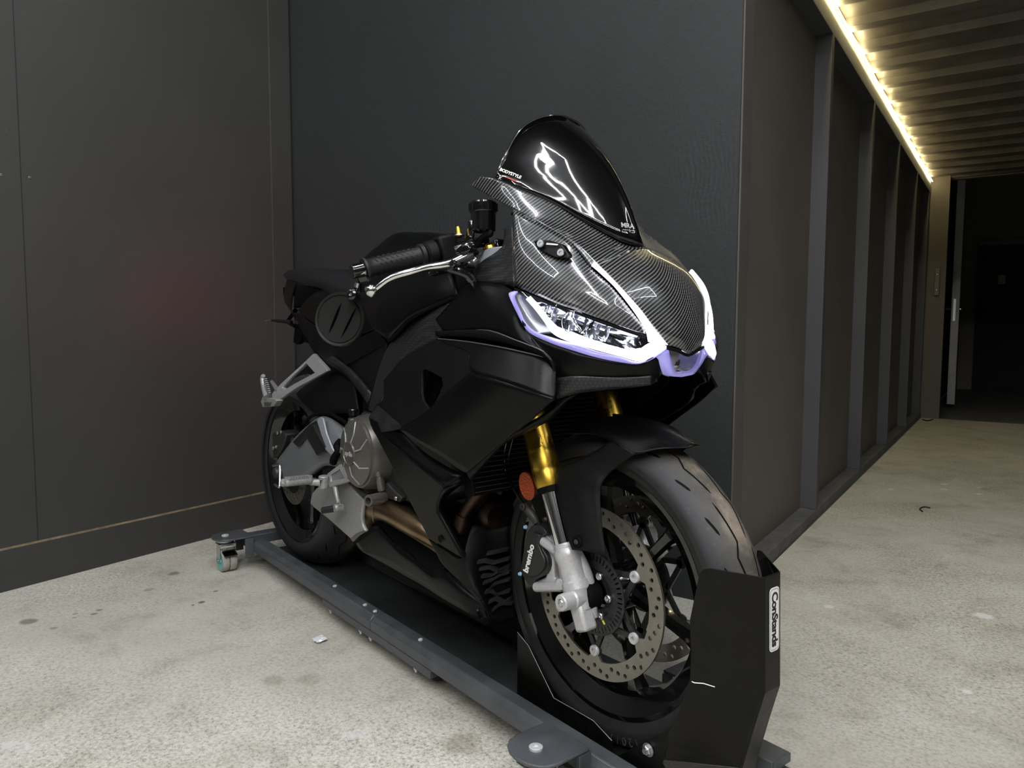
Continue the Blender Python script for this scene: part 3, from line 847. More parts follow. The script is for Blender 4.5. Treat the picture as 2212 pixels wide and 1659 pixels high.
# ---- wheels
def tyre_prof(R, Wd, rr, fl):
    """closed section; rr bead radius"""
    hw = Wd/2; out = []
    n = 14
    # crown from one shoulder to the other
    for k in range(n+1):
        a = -1.12+2.24*k/n
        out.append((R-(1-math.cos(a))*hw*1.10, hw*math.sin(a)/math.sin(1.12)))
    sh = out[-1]
    side = [(sh[0]-0.012, hw*0.985), (rr+0.022, hw*0.90), (rr+0.006, fl+0.003), (rr-0.004, fl)]
    inner = [(rr-0.004, fl-0.012), (rr+0.02, hw*0.7), (R-0.016-hw*.25, hw*0.5), (R-0.012, 0)]
    full_ = out+side+inner+[(r, -y) for r, y in reversed(inner[:-1])]+[(r, -y) for r, y in reversed(side)]
    return full_, out
def wheel(cx, cz, R, Wd, fl, spoke_off, nsp=6, sw=0.023):
    rr = 0.232
    c = (cx, 0, cz)
    prof, crown = tyre_prof(R, Wd, rr, fl)
    t = lathe('tire', prof, c, (0, 1, 0), M['rubber'], B, seg=96, closed=True, angle=60)
    t.data.materials.append(M['tread'])
    for p in t.data.polygons:
        ctr = sum((t.data.vertices[i].co for i in p.vertices), Vector())/len(p.vertices)
        q = ctr + B.location - Vector(c)
        rad = math.hypot(q.x, q.z)
        if rad > R-Wd*.44 and abs(q.y) < Wd*.485: p.material_index = 1
    # tread sipes: thin dark grooves laid in the crown
    g = Geo()
    def crownpt(u, ang, lift=.0004):
        a = u*1.12; r = R-(1-math.cos(a))*Wd/2*1.10+lift; y = Wd/2*math.sin(a)/math.sin(1.12)
        return Vector((cx+r*math.cos(ang), y, cz+r*math.sin(ang)))
    def groove(pts, w):
        rows = []
        L = lin([Vector((a, b, 0)) for a, b in pts], 6)
        for i, p in enumerate(L):
            q = L[min(i+1, len(L)-1)]-L[max(i-1, 0)]
            du = q.x*Wd/2; da = q.y*R; ln = math.hypot(du, da)
            nu_, na = -da/ln, du/ln
            k = w*(1 if 0 < i < len(L)-1 else .3)
            rows.append([crownpt(p.x+s*nu_*k/(Wd/2), p.y+s*na*k/R) for s in (-.5, .5)])
        g.add(gfaces(rows))
    for k in range(11):
        a0 = 2*PI*k/11+0.23
        for s in (-1, 1):
            sh = 0 if s < 0 else PI/11
            groove([(s*.16, a0+sh), (s*.30, a0+sh+.20), (s*.17, a0+sh+.28), (s*.28, a0+sh+.52)][:4] if s < 0 else [(s*.16, a0+sh), (s*.30, a0+sh+.20), (s*.17, a0+sh+.28), (s*.28, a0+sh+.52)], .0025)
            groove([(s*.55, a0+sh+.06), (s*.66, a0+sh+.17)], .0035)
            groove([(s*.50, a0+sh+.34), (s*.62, a0+sh+.46)], .0035)
    mk('tread_groove', g.v, g.f, M['dim'], t, smooth=False)['kind'] = 'stuff'
    # rim barrel with stepped flanges
    b = fl
    rp = [(rr+.001, b), (rr+.002, b-.004), (rr-.006, b-.006), (rr-.012, b-.004), (rr-.018, b-.014), (rr-.030, b-.022), (rr-.036, b-.034), (rr-.038, 0)]
    rp2 = [(r, -y) for r, y in reversed(rp[:-1])]
    outer = rp+rp2
    inn = [(rr-.004, -(b+.0035)), (rr+.000, -(b+.004))]
    sec = outer + [(rr+.0015, -(b+.003)), (rr-.007, -(b+.003)), (rr-.020, -(b-.006)), (rr-.036, -(b-.018)), (rr-.044, -.012), (rr-.044, .012), (rr-.036, b-.018), (rr-.020, b-.006), (rr-.007, b+.003), (rr+.0015, b+.003)]
    rim = lathe('wheel_rim', sec, c, (0, 1, 0), M['gloss'], B, seg=96, closed=True, angle=25)
    lathe('wheel_hub', [(.018, -.060), (.034, -.060), (.040, -.050), (.034, -.030), (.045, -.018), (.045, .018), (.034, .030), (.040, .050), (.034, .060), (.018, .060)], c, (0, 1, 0), M['gloss'], rim, seg=32, closed=True)
    for k in range(nsp):
        a = math.radians(spoke_off+360*k/nsp)
        d = Vector((math.cos(a), 0, math.sin(a)))
        a2 = a+math.radians(6 if k % 2 else -6)
        st_ = Vector((math.cos(a2), 0, math.sin(a2)))*.038
        en = d*(rr-.040)
        ax = (en-st_).normalized(); sd_ = ax.cross(Vector((0, 1, 0)))
        vs = []; 
        for tt, w_, h_ in ((0, sw*.75, .036), (.15, sw*.6, .034), (.5, sw*.5, .030), (.85, sw*.55, .030), (1.0, sw*.95, .034)):
            p = Vector(c)+st_.lerp(en, tt)
            hw = w_/1.0; hh = h_/2
            ring = [(-hw, -hh*.5), (-hw*.55, -hh), (hw*.55, -hh), (hw, -hh*.5), (hw, hh*.5), (hw*.55, hh), (-hw*.55, hh), (-hw, hh*.5)]
            vs += [p+sd_*u+Vector((0, v, 0)) for u, v in ring]
        fs = []
        for i in range(4):
            for q in range(8): fs.append((i*8+q, i*8+(q+1) % 8, (i+1)*8+(q+1) % 8, (i+1)*8+q))
        fs += [list(range(8)), [32+q for q in range(8)]]
        mk('spoke', vs, fs, M['gloss'], rim, angle=30)
    return t, rim
ft, frim = wheel(0, .30, .300, .120, .049, 45)
rt_, rrim = wheel(-1.37, .315, .315, .182, .075, 20, nsp=6)
# tyre size moulded on the sidewall
def arc_text(s, c, r, a0, da, y, size, mat, par, flip=1):
    for i, ch in enumerate(s):
        if ch == ' ': continue
        a = math.radians(a0+da*i)
        rad = Vector((math.cos(a), 0, math.sin(a)))
        tan = Vector((-math.sin(a), 0, math.cos(a)))
        text('sidewall_letter', ch, Vector(c)+rad*r+Vector((0, y, 0)), tan*flip, rad, size, mat, par)
M['letter'] = plain('moulded rubber letter', (0.040, 0.040, 0.042), .5)
arc_text('120/70', (0, 0, .30), .2655, -68, -3.4, -.0600, .021, M['letter'], ft, flip=-1)

def brake_disc(cx, cz, y, R, Ri, nholes, s, carrier=True, off=30, rr=3):
    c = Vector((cx, y, cz))
    bm = bmesh.new(); edges = []
    def loop(pts):
        vv = [bm.verts.new(p) for p in pts]
        for i in range(len(vv)): edges.append(bm.edges.new((vv[i], vv[(i+1) % len(vv)])))
    loop([c+Vector((R*math.cos(2*PI*k/96), 0, R*math.sin(2*PI*k/96))) for k in range(96)])
    inner = []
    for k in range(96):
        a = 2*PI*k/96; dd = ((math.degrees(a)-off+30) % 60)-30
        ri = Ri - (.015*max(0, 1-(abs(dd)/7.5)**2) if carrier else 0)
        inner.append(c+Vector((ri*math.cos(a), 0, ri*math.sin(a))))
    loop(inner)
    hr = .0043
    for k in range(nholes):
        for j in range(rr):
            a = 2*PI*(k+j/rr)/nholes; rad = Ri+.010+(R-Ri-.0185)*(j/(rr-1))
            h = c+Vector((rad*math.cos(a), 0, rad*math.sin(a)))
            loop([h+Vector((hr*math.cos(2*PI*q/10), 0, hr*math.sin(2*PI*q/10))) for q in range(10)])
    bmesh.ops.triangle_fill(bm, use_beauty=True, use_dissolve=False, edges=edges)
    g = bmesh.ops.extrude_face_region(bm, geom=bm.faces[:])
    bmesh.ops.translate(bm, verts=[e for e in g['geom'] if isinstance(e, bmesh.types.BMVert)], vec=Vector((0, s*.0045, 0)))
    bm.verts.index_update()
    vs = [v.co.copy() for v in bm.verts]; fs = [[v.index for v in f.verts] for f in bm.faces]; bm.free()
    d = mk('brake_disc', vs, fs, M['disc'], B, smooth=False)
    return d
def arms(cx, cz, y, s, d):
    """black carrier with six forked arms and floating buttons"""
    c = Vector((cx, y, cz))
    g = Geo()
    yy = s*.006
    for k in range(6):
        a = math.radians(30+60*k)
        e = Vector((math.cos(a), 0, math.sin(a)))*.110
        for da in (-34, 20):
            a2 = a+math.radians(da); st_ = Vector((math.cos(a2), 0, math.sin(a2)))*.062
            ax = (e-st_).normalized(); sd_ = ax.cross(Vector((0, 1, 0)))*.0052
            v = [c+p+q+Vector((0, h, 0)) for p in (st_, e) for q in (-sd_, sd_) for h in (0, yy)]
            g.add((v, [(0, 1, 3, 2), (4, 6, 7, 5), (0, 4, 5, 1), (2, 3, 7, 6), (0, 2, 6, 4), (1, 5, 7, 3)]))
        g.add(lathe_geo([(0, 0), (.012, 0), (.012, .006), (0, .006)], c+e, (0, s, 0), 16))
    g.add(lathe_geo([(.030, -.002), (.066, -.002), (.066, .006), (.030, .006)], c, (0, s, 0), 48, True))
    o = mk('disc_carrier', g.v, g.f, M['carrier'], d, smooth=False, bevel=.0006)
    for k in range(6):
        a = math.radians(30+60*k)
        e = Vector((math.cos(a), 0, math.sin(a)))*.110
        lathe('disc_button', [(0, -.0005), (.0043, -.0005), (.0045, -.005), (.0095, -.005), (.0105, -.0035), (.0105, .004)], c+e, (0, s, 0), M['silver'], d, seg=20)
    return o
fd1 = brake_disc(0, .30, -.0665, .160, .128, 20, 1); arms(0, .30, -.0655, 1, fd1)
fd2 = brake_disc(0, .30, .0665, .160, .128, 20, -1); arms(0, .30, .0655, -1, fd2)
# slotted sensor ring and its bolts
def sensor_ring(cx, cz, y, R, s):
    c = Vector((cx, y, cz)); bm = bmesh.new(); edges = []
    def loop(pts):
        vv = [bm.verts.new(p) for p in pts]
        for i in range(len(vv)): edges.append(bm.edges.new((vv[i], vv[(i+1) % len(vv)])))
    P = lambda r, a: c+Vector((r*math.cos(a), 0, r*math.sin(a)))
    loop([P(R, 2*PI*k/80) for k in range(80)]); loop([P(R-.030, 2*PI*k/60) for k in range(60)])
    n = 48
    for k in range(n):
        a = 2*PI*k/n; w = .0016
        loop([P(R-.0045, a-w/(R)), P(R-.0045, a+w/R), P(R-.015, a+w/R), P(R-.015, a-w/R)])
    bmesh.ops.triangle_fill(bm, use_beauty=True, use_dissolve=False, edges=edges)
    g = bmesh.ops.extrude_face_region(bm, geom=bm.faces[:])
    bmesh.ops.translate(bm, verts=[e for e in g['geom'] if isinstance(e, bmesh.types.BMVert)], vec=Vector((0, s*.0018, 0)))
    bm.verts.index_update()
    vs = [v.co.copy() for v in bm.verts]; fs = [[v.index for v in f.verts] for f in bm.faces]; bm.free()
    o = mk('sensor_ring', vs, fs, M['carrier'], B, smooth=False)
    for k in range(6):
        a = math.radians(3+60*k)
        bolt('ring_bolt', P(.042, a)+Vector((0, -.001, 0)), (0, -1, 0), .0072, .006, M['steel'], o)
    plate('paint_mark', [P(.050, math.radians(-62)), P(.058, math.radians(-60)), P(.058, math.radians(-56)), P(.050, math.radians(-57))], M['yellow'], o, d=(0, -.0006, 0), smooth=False)
    lathe('spacer', [(.0, .03), (.024, .03), (.027, .024), (.027, 0), (0, 0)], c, (0, -1, 0), M['dim'], o)
    return o
sensor_ring(0, .30, -.073, .077, 1)
rd = brake_disc(-1.37, .315, -.0838, .110, .070, 20, 1, carrier=False)
lathe('disc_carrier', [(.02, .0), (.072, .0), (.072, .004), (.05, .008), (.02, .008)], (-1.37, -.0838, .315), (0, 1, 0), M['carrier'], rd, seg=40, closed=True)

# ---- fork
FU = Vector((-.42, 0, 1)).normalized()          # up the fork
def fork(s):
    y = -.105*s
    def F(z): return Vector((-.004-.42*(z-.300), y, z))
    o = tube('fork_leg', [F(.375), F(.53)], .0205, M['tube'], B, seg=32)
    o['label'] = 'chromed fork tube'
    g = lathe('fork_sleeve', [(.0215, 0), (.0258, .001), (.0272, .010), (.0272, .030), (.0268, .032), (.0274, .036), (.0274, .062), (.0268, .066), (.0265, .070), (.0268, .074), (.0262, .078), (.0262, .46), (0, .46)], F(.487), FU, M['gold'], B, seg=40, angle=25)
    lathe('dust_seal', [(.0207, -.010), (.0255, -.009), (.0265, .002), (.021, .002)], F(.487), FU, M['dim'], g, seg=32)
    lathe('fork_cap', [(.0265, .455), (.0275, .46), (.027, .472), (.018, .475), (.017, .482), (0, .482)], F(.487), FU, M['gold'], g, seg=32)
    # cast foot
    Z = FU; X = Vector((0, s*1.0, 0)); 
    prof = [(.0208, .098), (.0225, .098), (.0228, .094), (.0222, .0925), (.0228, .091), (.0222, .0895), (.0245, .086), (.0258, .080), (.0256, .070), (.0238, .066), (.0230, .034), (.0232, .030), (.0255, .027), (.0260, .014), (.0235, .009), (.020, -.006), (.018, -.024), (0, -.026)]
    base = F(.300)
    ft_ = lathe('fork_foot', prof, base, FU, M['silver'], B, seg=32, angle=25)
    lathe('axle_clamp', [(0, .048), (.007, .048), (.0075, .049), (.0135, .049), (.0150, .047), (.0155, .040), (.0155, .024), (.0180, .021), (.0180, .004), (.0165, -.004), (.0165, -.040), (.0, -.040)], (0, y, .300), (0, -s, 0), M['silver'], ft_, seg=32, angle=30)
    lathe('axle_end', [(0, .0475), (.0040, .0475), (.0045, .0505), (.0060, .0505), (.0068, .0495), (.0072, .0485)], (0, y, .300), (0, -s, 0), M['steel'], ft_, seg=24)
    # pinch block below the axle
    dn = -FU
    fx = FU.cross(Vector((0, 1, 0))).normalized()
    box('pinch_block', Vector((.010, y-s*.002, .268)), (.030, .032, .052), M['silver'], ft_, ux=fx, uz=FU, bevel=.006)
    tube('foot_rib', [Vector((-.030, y+s*.010, .385)), Vector((-.012, y+s*.016, .345)), Vector((.002, y+s*.018, .305)), Vector((.012, y+s*.014, .262))], [.010, .015, .0155, .013], M['silver'], ft_, seg=20, smooth_n=3)
    tube('pinch_boss', [Vector((-.034, y-s*.020, .318)), Vector((-.034, y+s*.006, .318))], .0105, M['silver'], ft_, seg=20, bevel=.001)
    return ft_
f_r = fork(1); f_l = fork(-1)
# caliper bracket and caliper
def caliper(s):
    y = -.105*s
    P = lambda a, yy=None: [Vector((q[0], s*q[1], q[2])) for q in a]
    br = P([(-0.117,-0.105,0.38),(-0.1,-0.105,0.395),(-0.078,-0.105,0.384),(-0.068,-0.105,0.367),(-0.052,-0.105,0.359),(-0.042,-0.105,0.314),(-0.039,-0.105,0.299),(-0.073,-0.105,0.291),(-0.12,-0.105,0.274),(-0.137,-0.105,0.276),(-0.123,-0.105,0.295),(-0.096,-0.105,0.31),(-0.087,-0.105,0.333),(-0.091,-0.105,0.354),(-0.11,-0.105,0.368)])
    hole = P([(-0.075,-0.105,0.354),(-0.066,-0.105,0.353),(-0.057,-0.105,0.319),(-0.071,-0.105,0.313),(-0.073,-0.105,0.334)])
    o = plate('caliper_bracket', br, M['silver'], B, d=(0, s*.020, 0), holes=[hole], bevel=.003)
    for p in ("1169,1166,-.105", ): pass
    a = (-0.104,-0.108,0.382); b_ = (-0.119,-0.108,0.286); 
    for q, e in ((a, (-0.059,-0.108,0.37)), (b_, (-0.045,-0.108,0.307))):
        q = Vector((q[0], s*q[1], q[2])); e = Vector((e[0], s*e[1], e[2]))
        tube('bracket_arm', [q, e], [.0098, .0090], M['silver'], o, seg=16, bevel=.001)
    body = P([(-0.126,-0.115,0.405),(-0.11,-0.115,0.413),(-0.094,-0.115,0.409),(-0.083,-0.115,0.401),(-0.096,-0.115,0.391),(-0.101,-0.115,0.375),(-0.083,-0.115,0.358),(-0.077,-0.115,0.34),(-0.087,-0.115,0.32),(-0.111,-0.115,0.306),(-0.122,-0.115,0.292),(-0.136,-0.115,0.288),(-0.155,-0.115,0.303),(-0.158,-0.115,0.316),(-0.147,-0.115,0.361),(-0.14,-0.115,0.39)])
    cb = plate('brake_caliper', body, M['caliper'], B, d=(0, s*.075, 0), bevel=.006, smooth_n=2, seg=3)
    cb2 = P([(-0.116,-0.121,0.396),(-0.096,-0.121,0.395),(-0.1,-0.121,0.375),(-0.084,-0.121,0.356),(-0.081,-0.121,0.34),(-0.094,-0.121,0.323),(-0.121,-0.121,0.308),(-0.135,-0.121,0.319),(-0.127,-0.121,0.359)])
    plate('caliper_face', cb2, M['caliper'], cb, d=(0, s*.008, 0), bevel=.003, smooth_n=2)
    for p in ("1135,1139,-.100", "1123,1241,-.100"): pass
    return cb
cal_r = caliper(1); cal_l = caliper(-1)
_a = Vector((-0.133,-0.123,0.318)); _b = Vector((-0.116,-0.123,0.371))
text('lettering', 'brembo', (_a+_b)/2+Vector((.001, 0, 0)), _b-_a, Vector((-1, 0, .2)), .0195, M['white'], cal_r, bold=.03, shear=-.15)
for q in ((-0.139,-0.118,0.401), (-0.155,-0.118,0.304)):
    lathe('bleed_cap', [(0, .004), (.003, .004), (.0042, 0)], q, (0, -.9, .2), M['blue'], cal_r, seg=12)
# brake hose, sensor wire and banjo
tube('brake_hose', [(-0.201,-0.09,0.673),(-0.222,-0.1,0.559),(-0.226,-0.105,0.526),(-0.213,-0.11,0.5),(-0.188,-0.115,0.477),(-0.159,-0.118,0.455),(-0.145,-0.118,0.444)], .0030, M['gloss'], B, smooth_n=6)
tube('sensor_wire', [(-0.212,-0.09,0.569),(-0.222,-0.095,0.526),(-0.218,-0.1,0.503),(-0.211,-0.1,0.493),(-0.183,-0.095,0.489)], .0018, M['gloss'], B, smooth_n=6)
hb = tube('hose_fitting', [(-0.145,-0.118,0.442),(-0.131,-0.118,0.434),(-0.12,-0.116,0.425),(-0.111,-0.114,0.414)], [.0075, .0085, .0085, .006], M['engine'], B, seg=14, smooth_n=3)
bolt('banjo_bolt', (-0.137,-0.126,0.443), (0, -1, 0), .007, .005, M['engine'], hb)
# inner mudguard arm with rivet
ia = plate('mudguard_stay', [(-0.16,-0.09,0.451),(-0.132,-0.09,0.462),(-0.109,-0.09,0.447),(-0.09,-0.09,0.406),(-0.079,-0.09,0.381),(-0.104,-0.09,0.384),(-0.122,-0.09,0.392),(-0.142,-0.09,0.422)], M['plastic'], B, d=(0, .003, 0))
lathe('rivet', [(0, .003), (.004, .003), (.0075, 0)], (-0.115,-0.091,0.416), (0, -1, 0), M['pipe_dark'], ia, seg=16)
# amber reflector
def reflector(s):
    c = Vector((-0.138,-0.118,0.481)); c.y *= s
    vs = []; rows = []
    nrm_ = Vector((.35, -s*.93, 0)).normalized(); ux = Vector((nrm_.y, -nrm_.x, 0))*(-1); uz = Vector((-.25, 0, 1)).normalized()
    pts = [c+ux*(.0165*math.cos(t))*(1.0)+uz*(.0275*math.sin(t)) for t in [2*PI*k/28 for k in range(28)]]
    o = plate('reflector', pts, M['amber'], B, d=-nrm_*.008, bevel=.0015)
    o['label'] = 'oval amber reflector'
reflector(1); reflector(-1)

# ---- front mudguard
mg = [
 [(-0.03,0,0.622),(0.045,0,0.623),(0.104,0,0.611),(0.142,0,0.599),(0.167,0,0.588)],
]
def mudguard():
    # sections across the tyre: centre line -> right edge, from rear to front tip
    ctr = [Vector((-.175, 0, .545)), Vector((-.110, 0, .604)), Vector((-.030, 0, .632)), Vector((.055, 0, .628)), Vector((.115, 0, .610)), Vector((.172, 0, .588))]
    rows = []
    edge = [(-0.124,-0.092,0.521),(-0.078,-0.092,0.546),(0.025,-0.092,0.581),(0.101,-0.078,0.569),(0.136,-0.062,0.584),(0.168,-0.002,0.588)]
    # explicit rows
    R_ = [
     [(-0.032,0,0.613), (-0.062,-0.04,0.618), (-0.058,-0.075,0.605), (-0.056,-0.086,0.589)],
     [(0.005,0,0.624), (-0.015,-0.04,0.618), (0.004,-0.072,0.608), (0.012,-0.082,0.596)],
     [(0.045,0,0.623), (0.036,-0.04,0.615), (0.055,-0.068,0.6), (0.071,-0.08,0.58)],
     [(0.093,0,0.614), (0.09,-0.035,0.608), (0.091,-0.058,0.594), (0.096,-0.075,0.571)],
     [(0.132,0,0.602), (0.127,-0.025,0.597), (0.125,-0.04,0.59), (0.127,-0.052,0.582)],
     [(0.167,0,0.588), (0.166,-0.008,0.587), (0.164,-0.015,0.586), (0.16,-0.02,0.586)]]
    rows = full([[*reversed(r)] for r in R_])
    o = sheet('mudguard', rows, M['matte'], B, nu=5, nv=5, solid=.0025, angle=180)
    # flank leg following the fork
    for s in (1, -1):
        leg = [
         [(0.043,-0.078,0.59),(0.074,-0.079,0.582),(0.099,-0.076,0.572)],
         [(0.026,-0.086,0.574),(0.054,-0.085,0.564),(0.076,-0.08,0.555)],
         [(-0.01,-0.098,0.551),(0.022,-0.094,0.542),(0.048,-0.087,0.531)],
         [(-0.054,-0.11,0.529),(-0.007,-0.106,0.521),(0.041,-0.097,0.514)],
         [(-0.064,-0.113,0.506),(-0.009,-0.109,0.501),(0.04,-0.099,0.496)],
         [(-0.048,-0.118,0.467),(0.008,-0.114,0.473),(0.044,-0.102,0.474)],
         [(-0.022,-0.122,0.417),(0.025,-0.118,0.427),(0.054,-0.106,0.431)],
         [(-0.003,-0.124,0.39),(0.035,-0.12,0.395),(0.066,-0.108,0.392)]]
        if s < 0: leg = mirrow(leg)
        sheet('mudguard_leg', leg, M['plastic'], o, nu=4, nv=4, solid=.0025, angle=180)
        # sweep under the front of the leg to the tip
        br = [
         [(0.028,-0.084,0.584),(0.055,-0.082,0.569)],
         [(0.093,-0.074,0.572),(0.051,-0.084,0.542)],
        ]
    for s in (1,):
        q = Vector((0.009,-0.124,0.407)); 
        lathe('rivet', [(.004, .001), (.005, .002), (.0105, .002), (.0115, -.001)], q, (0, -1, 0), M['dim'], o, seg=20)
        lathe('rivet', [(0, .002), (.005, .0025), (.006, .0)], q, (0, -1, 0), M['gloss'], o, seg=20)
    g2 = plate('mudguard_decal', [(0.129,-0.012,0.604),(0.134,-0.01,0.605),(0.152,-0.008,0.596),(0.146,-0.014,0.594)], M['gloss'], o, d=(0.0005, 0, .0012)) if False else None
mudguard()

# ---- windscreen
EDGE = [Vector(p) for p in [(-0.17,-0.172,1.062),(-0.17,-0.16,1.084),(-0.172,-0.146,1.106),(-0.179,-0.124,1.136),(-0.183,-0.098,1.165),(-0.178,-0.072,1.184),(-0.17,-0.043,1.196),(-0.168,-0.02,1.2),(-0.167,0,1.202)]]
BASE = [Vector(p) for p in [(-0.173,-0.17,1.063),(-0.134,-0.144,1.042),(-0.087,-0.106,1.015),(-0.049,-0.078,0.986),(-0.012,-0.05,0.958),(0.021,-0.024,0.937),(0.043,0,0.931)]]
def resamp(P, n, sm=6):
    C = cat(P, sm); L = [0]
    for a, b in zip(C, C[1:]): L.append(L[-1]+(b-a).length)
    out = []
    for k in range(n+1):
        t = L[-1]*k/n; i = 0
        while i < len(L)-2 and L[i+1] < t: i += 1
        f = (t-L[i])/max(1e-9, L[i+1]-L[i]); out.append(C[i].lerp(C[i+1], max(0, min(1, f))))
    return out
def windscreen():
    n = 14
    b = resamp(BASE, n); e = resamp(EDGE, n)
    rows = []
    m = 12
    for j in range(m+1):
        v = j/m; r = []
        for i in range(n+1):
            t = i/n
            p = b[i].lerp(e[i], v)
            bow = .030*math.sin(PI*v)*t
            # round the blade across
            r.append(p+Vector((.85, 0, .5))*bow)
        rows.append(r)
    rows = full(rows)
    vs, fs = gfaces(rows)
    o = mk('windscreen', vs, fs, M['screen'], B, solid=.003, angle=180)
    o['label'] = 'dark tinted bubble windscreen'
    rim_pts = [Vector(p) for p in e] + [mir(p) for p in reversed(e[:-1])]
    tube('screen_edge', rim_pts, .0022, M['gloss'], o, seg=8)
    return o, b, e
ws, WB, WE = windscreen()
def wspt(t, v):
    n = 14; x = t*n; i = min(int(x), n-1); f = x-i
    p = WB[i].lerp(WB[i+1], f).lerp(WE[i].lerp(WE[i+1], f), v)
    return p+Vector((.85, 0, .5))*(.030*math.sin(PI*v)*t)
# screen stickers
_o = Vector((-0.15,-0.15,1.066))
_ux = (Vector((-0.139,-0.14,1.059))-Vector((-0.168,-0.16,1.074)))
_uy = Vector((-0.156,-0.146,1.077))-Vector((-0.157,-0.152,1.061))
_n = _ux.cross(_uy).normalized()
if _n.dot(camo.location-_o) < 0: _n = -_n
text('lettering', 'BODYSTYLE', _o+_n*.004+_uy*.10, _ux, _uy, .0082, M['white'], ws, bold=.03)
plate('red_stripe', [_o+_n*.004+_ux*a+_uy*b for a, b in ((-.15, -.38), (.42, -.42), (.42, -.54), (-.15, -.50))], M['red'], ws, d=_n*.0004, smooth=False)
_o = Vector((0.019,-0.02,0.965)); _ux = Vector((0.026,-0.004,0.964))-Vector((0.016,-0.034,0.966)); _uy = Vector((-.4, 0, 1))
_n = _ux.cross(_uy).normalized(); _n = _n if _n.dot(camo.location-_o) > 0 else -_n
text('lettering', 'MRA', _o+_n*.006, _ux, _uy, .013, M['grey_print'], ws, bold=.02)
text('lettering', 'made in germany', _o+_n*.006-_uy.normalized()*.0085, _ux, _uy, .0036, M['grey_print'], ws)

# ---- carbon pattern nose: strip under the screen, nose, flank panels (one moulding)
def nose():
    # screen surround: inner edge follows the screen, outer edge is the flank crease
    rows = [
     [(-0.208,-0.178,1.069),(-0.223,-0.178,1.063),(-0.24,-0.176,1.057)],
     [(-0.172,-0.171,1.06),(-0.18,-0.172,1.045),(-0.189,-0.171,1.032)],
     [(-0.133,-0.145,1.04),(-0.127,-0.158,1.019),(-0.128,-0.164,1.002)],
     [(-0.086,-0.107,1.013),(-0.085,-0.132,0.993),(-0.09,-0.15,0.982)],
     [(-0.048,-0.079,0.984),(-0.049,-0.112,0.967),(-0.051,-0.14,0.961)],
     [(-0.011,-0.051,0.956),(-0.009,-0.096,0.942),(-0.017,-0.133,0.943)],
     [(0.022,-0.025,0.934),(0.023,-0.08,0.924),(0.014,-0.13,0.922)],
     [(0.045,0,0.928),(0.051,-0.066,0.913),(0.047,-0.128,0.89)]]
    out = []
    g = Geo()
    for s in (0, 1):
        r = mirrow(rows) if s else rows
        g.add(gfaces(grid(r, 5, 5)))
    r2 = full([
     [(0.047,-0.128,0.89), (0.051,-0.066,0.913), (.044, 0, .930)],
     [(0.067,-0.125,0.875), (0.088,-0.066,0.886), (.088, 0, .895)],
     [(0.103,-0.108,0.837), (0.122,-0.056,0.845), (.126, 0, .845)],
     [(0.127,-0.078,0.795), (0.143,-0.042,0.796), (.147, 0, .796)],
     [(0.135,-0.061,0.772), (0.152,-0.034,0.773), (.151, 0, .770)],
     [(0.142,-0.05,0.758), (0.148,-0.027,0.752), (.149, 0, .744)]])
    g.add(gfaces(grid(r2, 6, 6)))
    top = mk('nose_fairing', g.v, g.f, M['carbon'], B, solid=.003, angle=55)
    top['label'] = 'glossy carbon pattern nose fairing'
    side = [
     [(-0.123,-0.166,0.999),(-0.105,-0.18,0.928),(-0.097,-0.184,0.861)],
     [(-0.112,-0.166,0.996),(-0.081,-0.19,0.922),(-0.069,-0.196,0.855)],
     [(-0.085,-0.152,0.98),(-0.046,-0.184,0.91),(-0.029,-0.196,0.843)],
     [(-0.047,-0.141,0.959),(-0.005,-0.174,0.889),(0.015,-0.185,0.827)],
     [(-0.008,-0.133,0.935),(0.033,-0.16,0.87),(0.05,-0.165,0.814)],
     [(0.04,-0.13,0.888),(0.07,-0.144,0.844),(0.082,-0.143,0.8)],
     [(0.084,-0.118,0.85),(0.099,-0.12,0.819),(0.109,-0.117,0.787)],
     [(0.127,-0.088,0.785),(0.128,-0.088,0.78),(0.128,-0.088,0.776)]]
    for s in (0, 1):
        r = mirrow(side) if s else side
        sp = sheet('flank_panel', r, M['carbon'], top, nu=6, nv=6, solid=.003, angle=180)
    # close the gap between crease and flank panel top (flank curls in below the crease)
    crease = [
     [(-0.128,-0.164,1.002), (-0.123,-0.166,0.999)], [(-0.09,-0.15,0.982), (-0.085,-0.152,0.979)],
     [(-0.051,-0.14,0.961), (-0.047,-0.141,0.958)], [(-0.017,-0.133,0.943), (-0.008,-0.133,0.935)],
     [(0.014,-0.13,0.922), (0.019,-0.131,0.91)], [(0.047,-0.128,0.89), (0.041,-0.13,0.887)]]
    for s in (0, 1):
        sheet('crease_lip', mirrow(crease) if s else crease, M['carbon'], top, nu=1, nv=5, solid=.002, angle=180)
    return top
nz = nose()
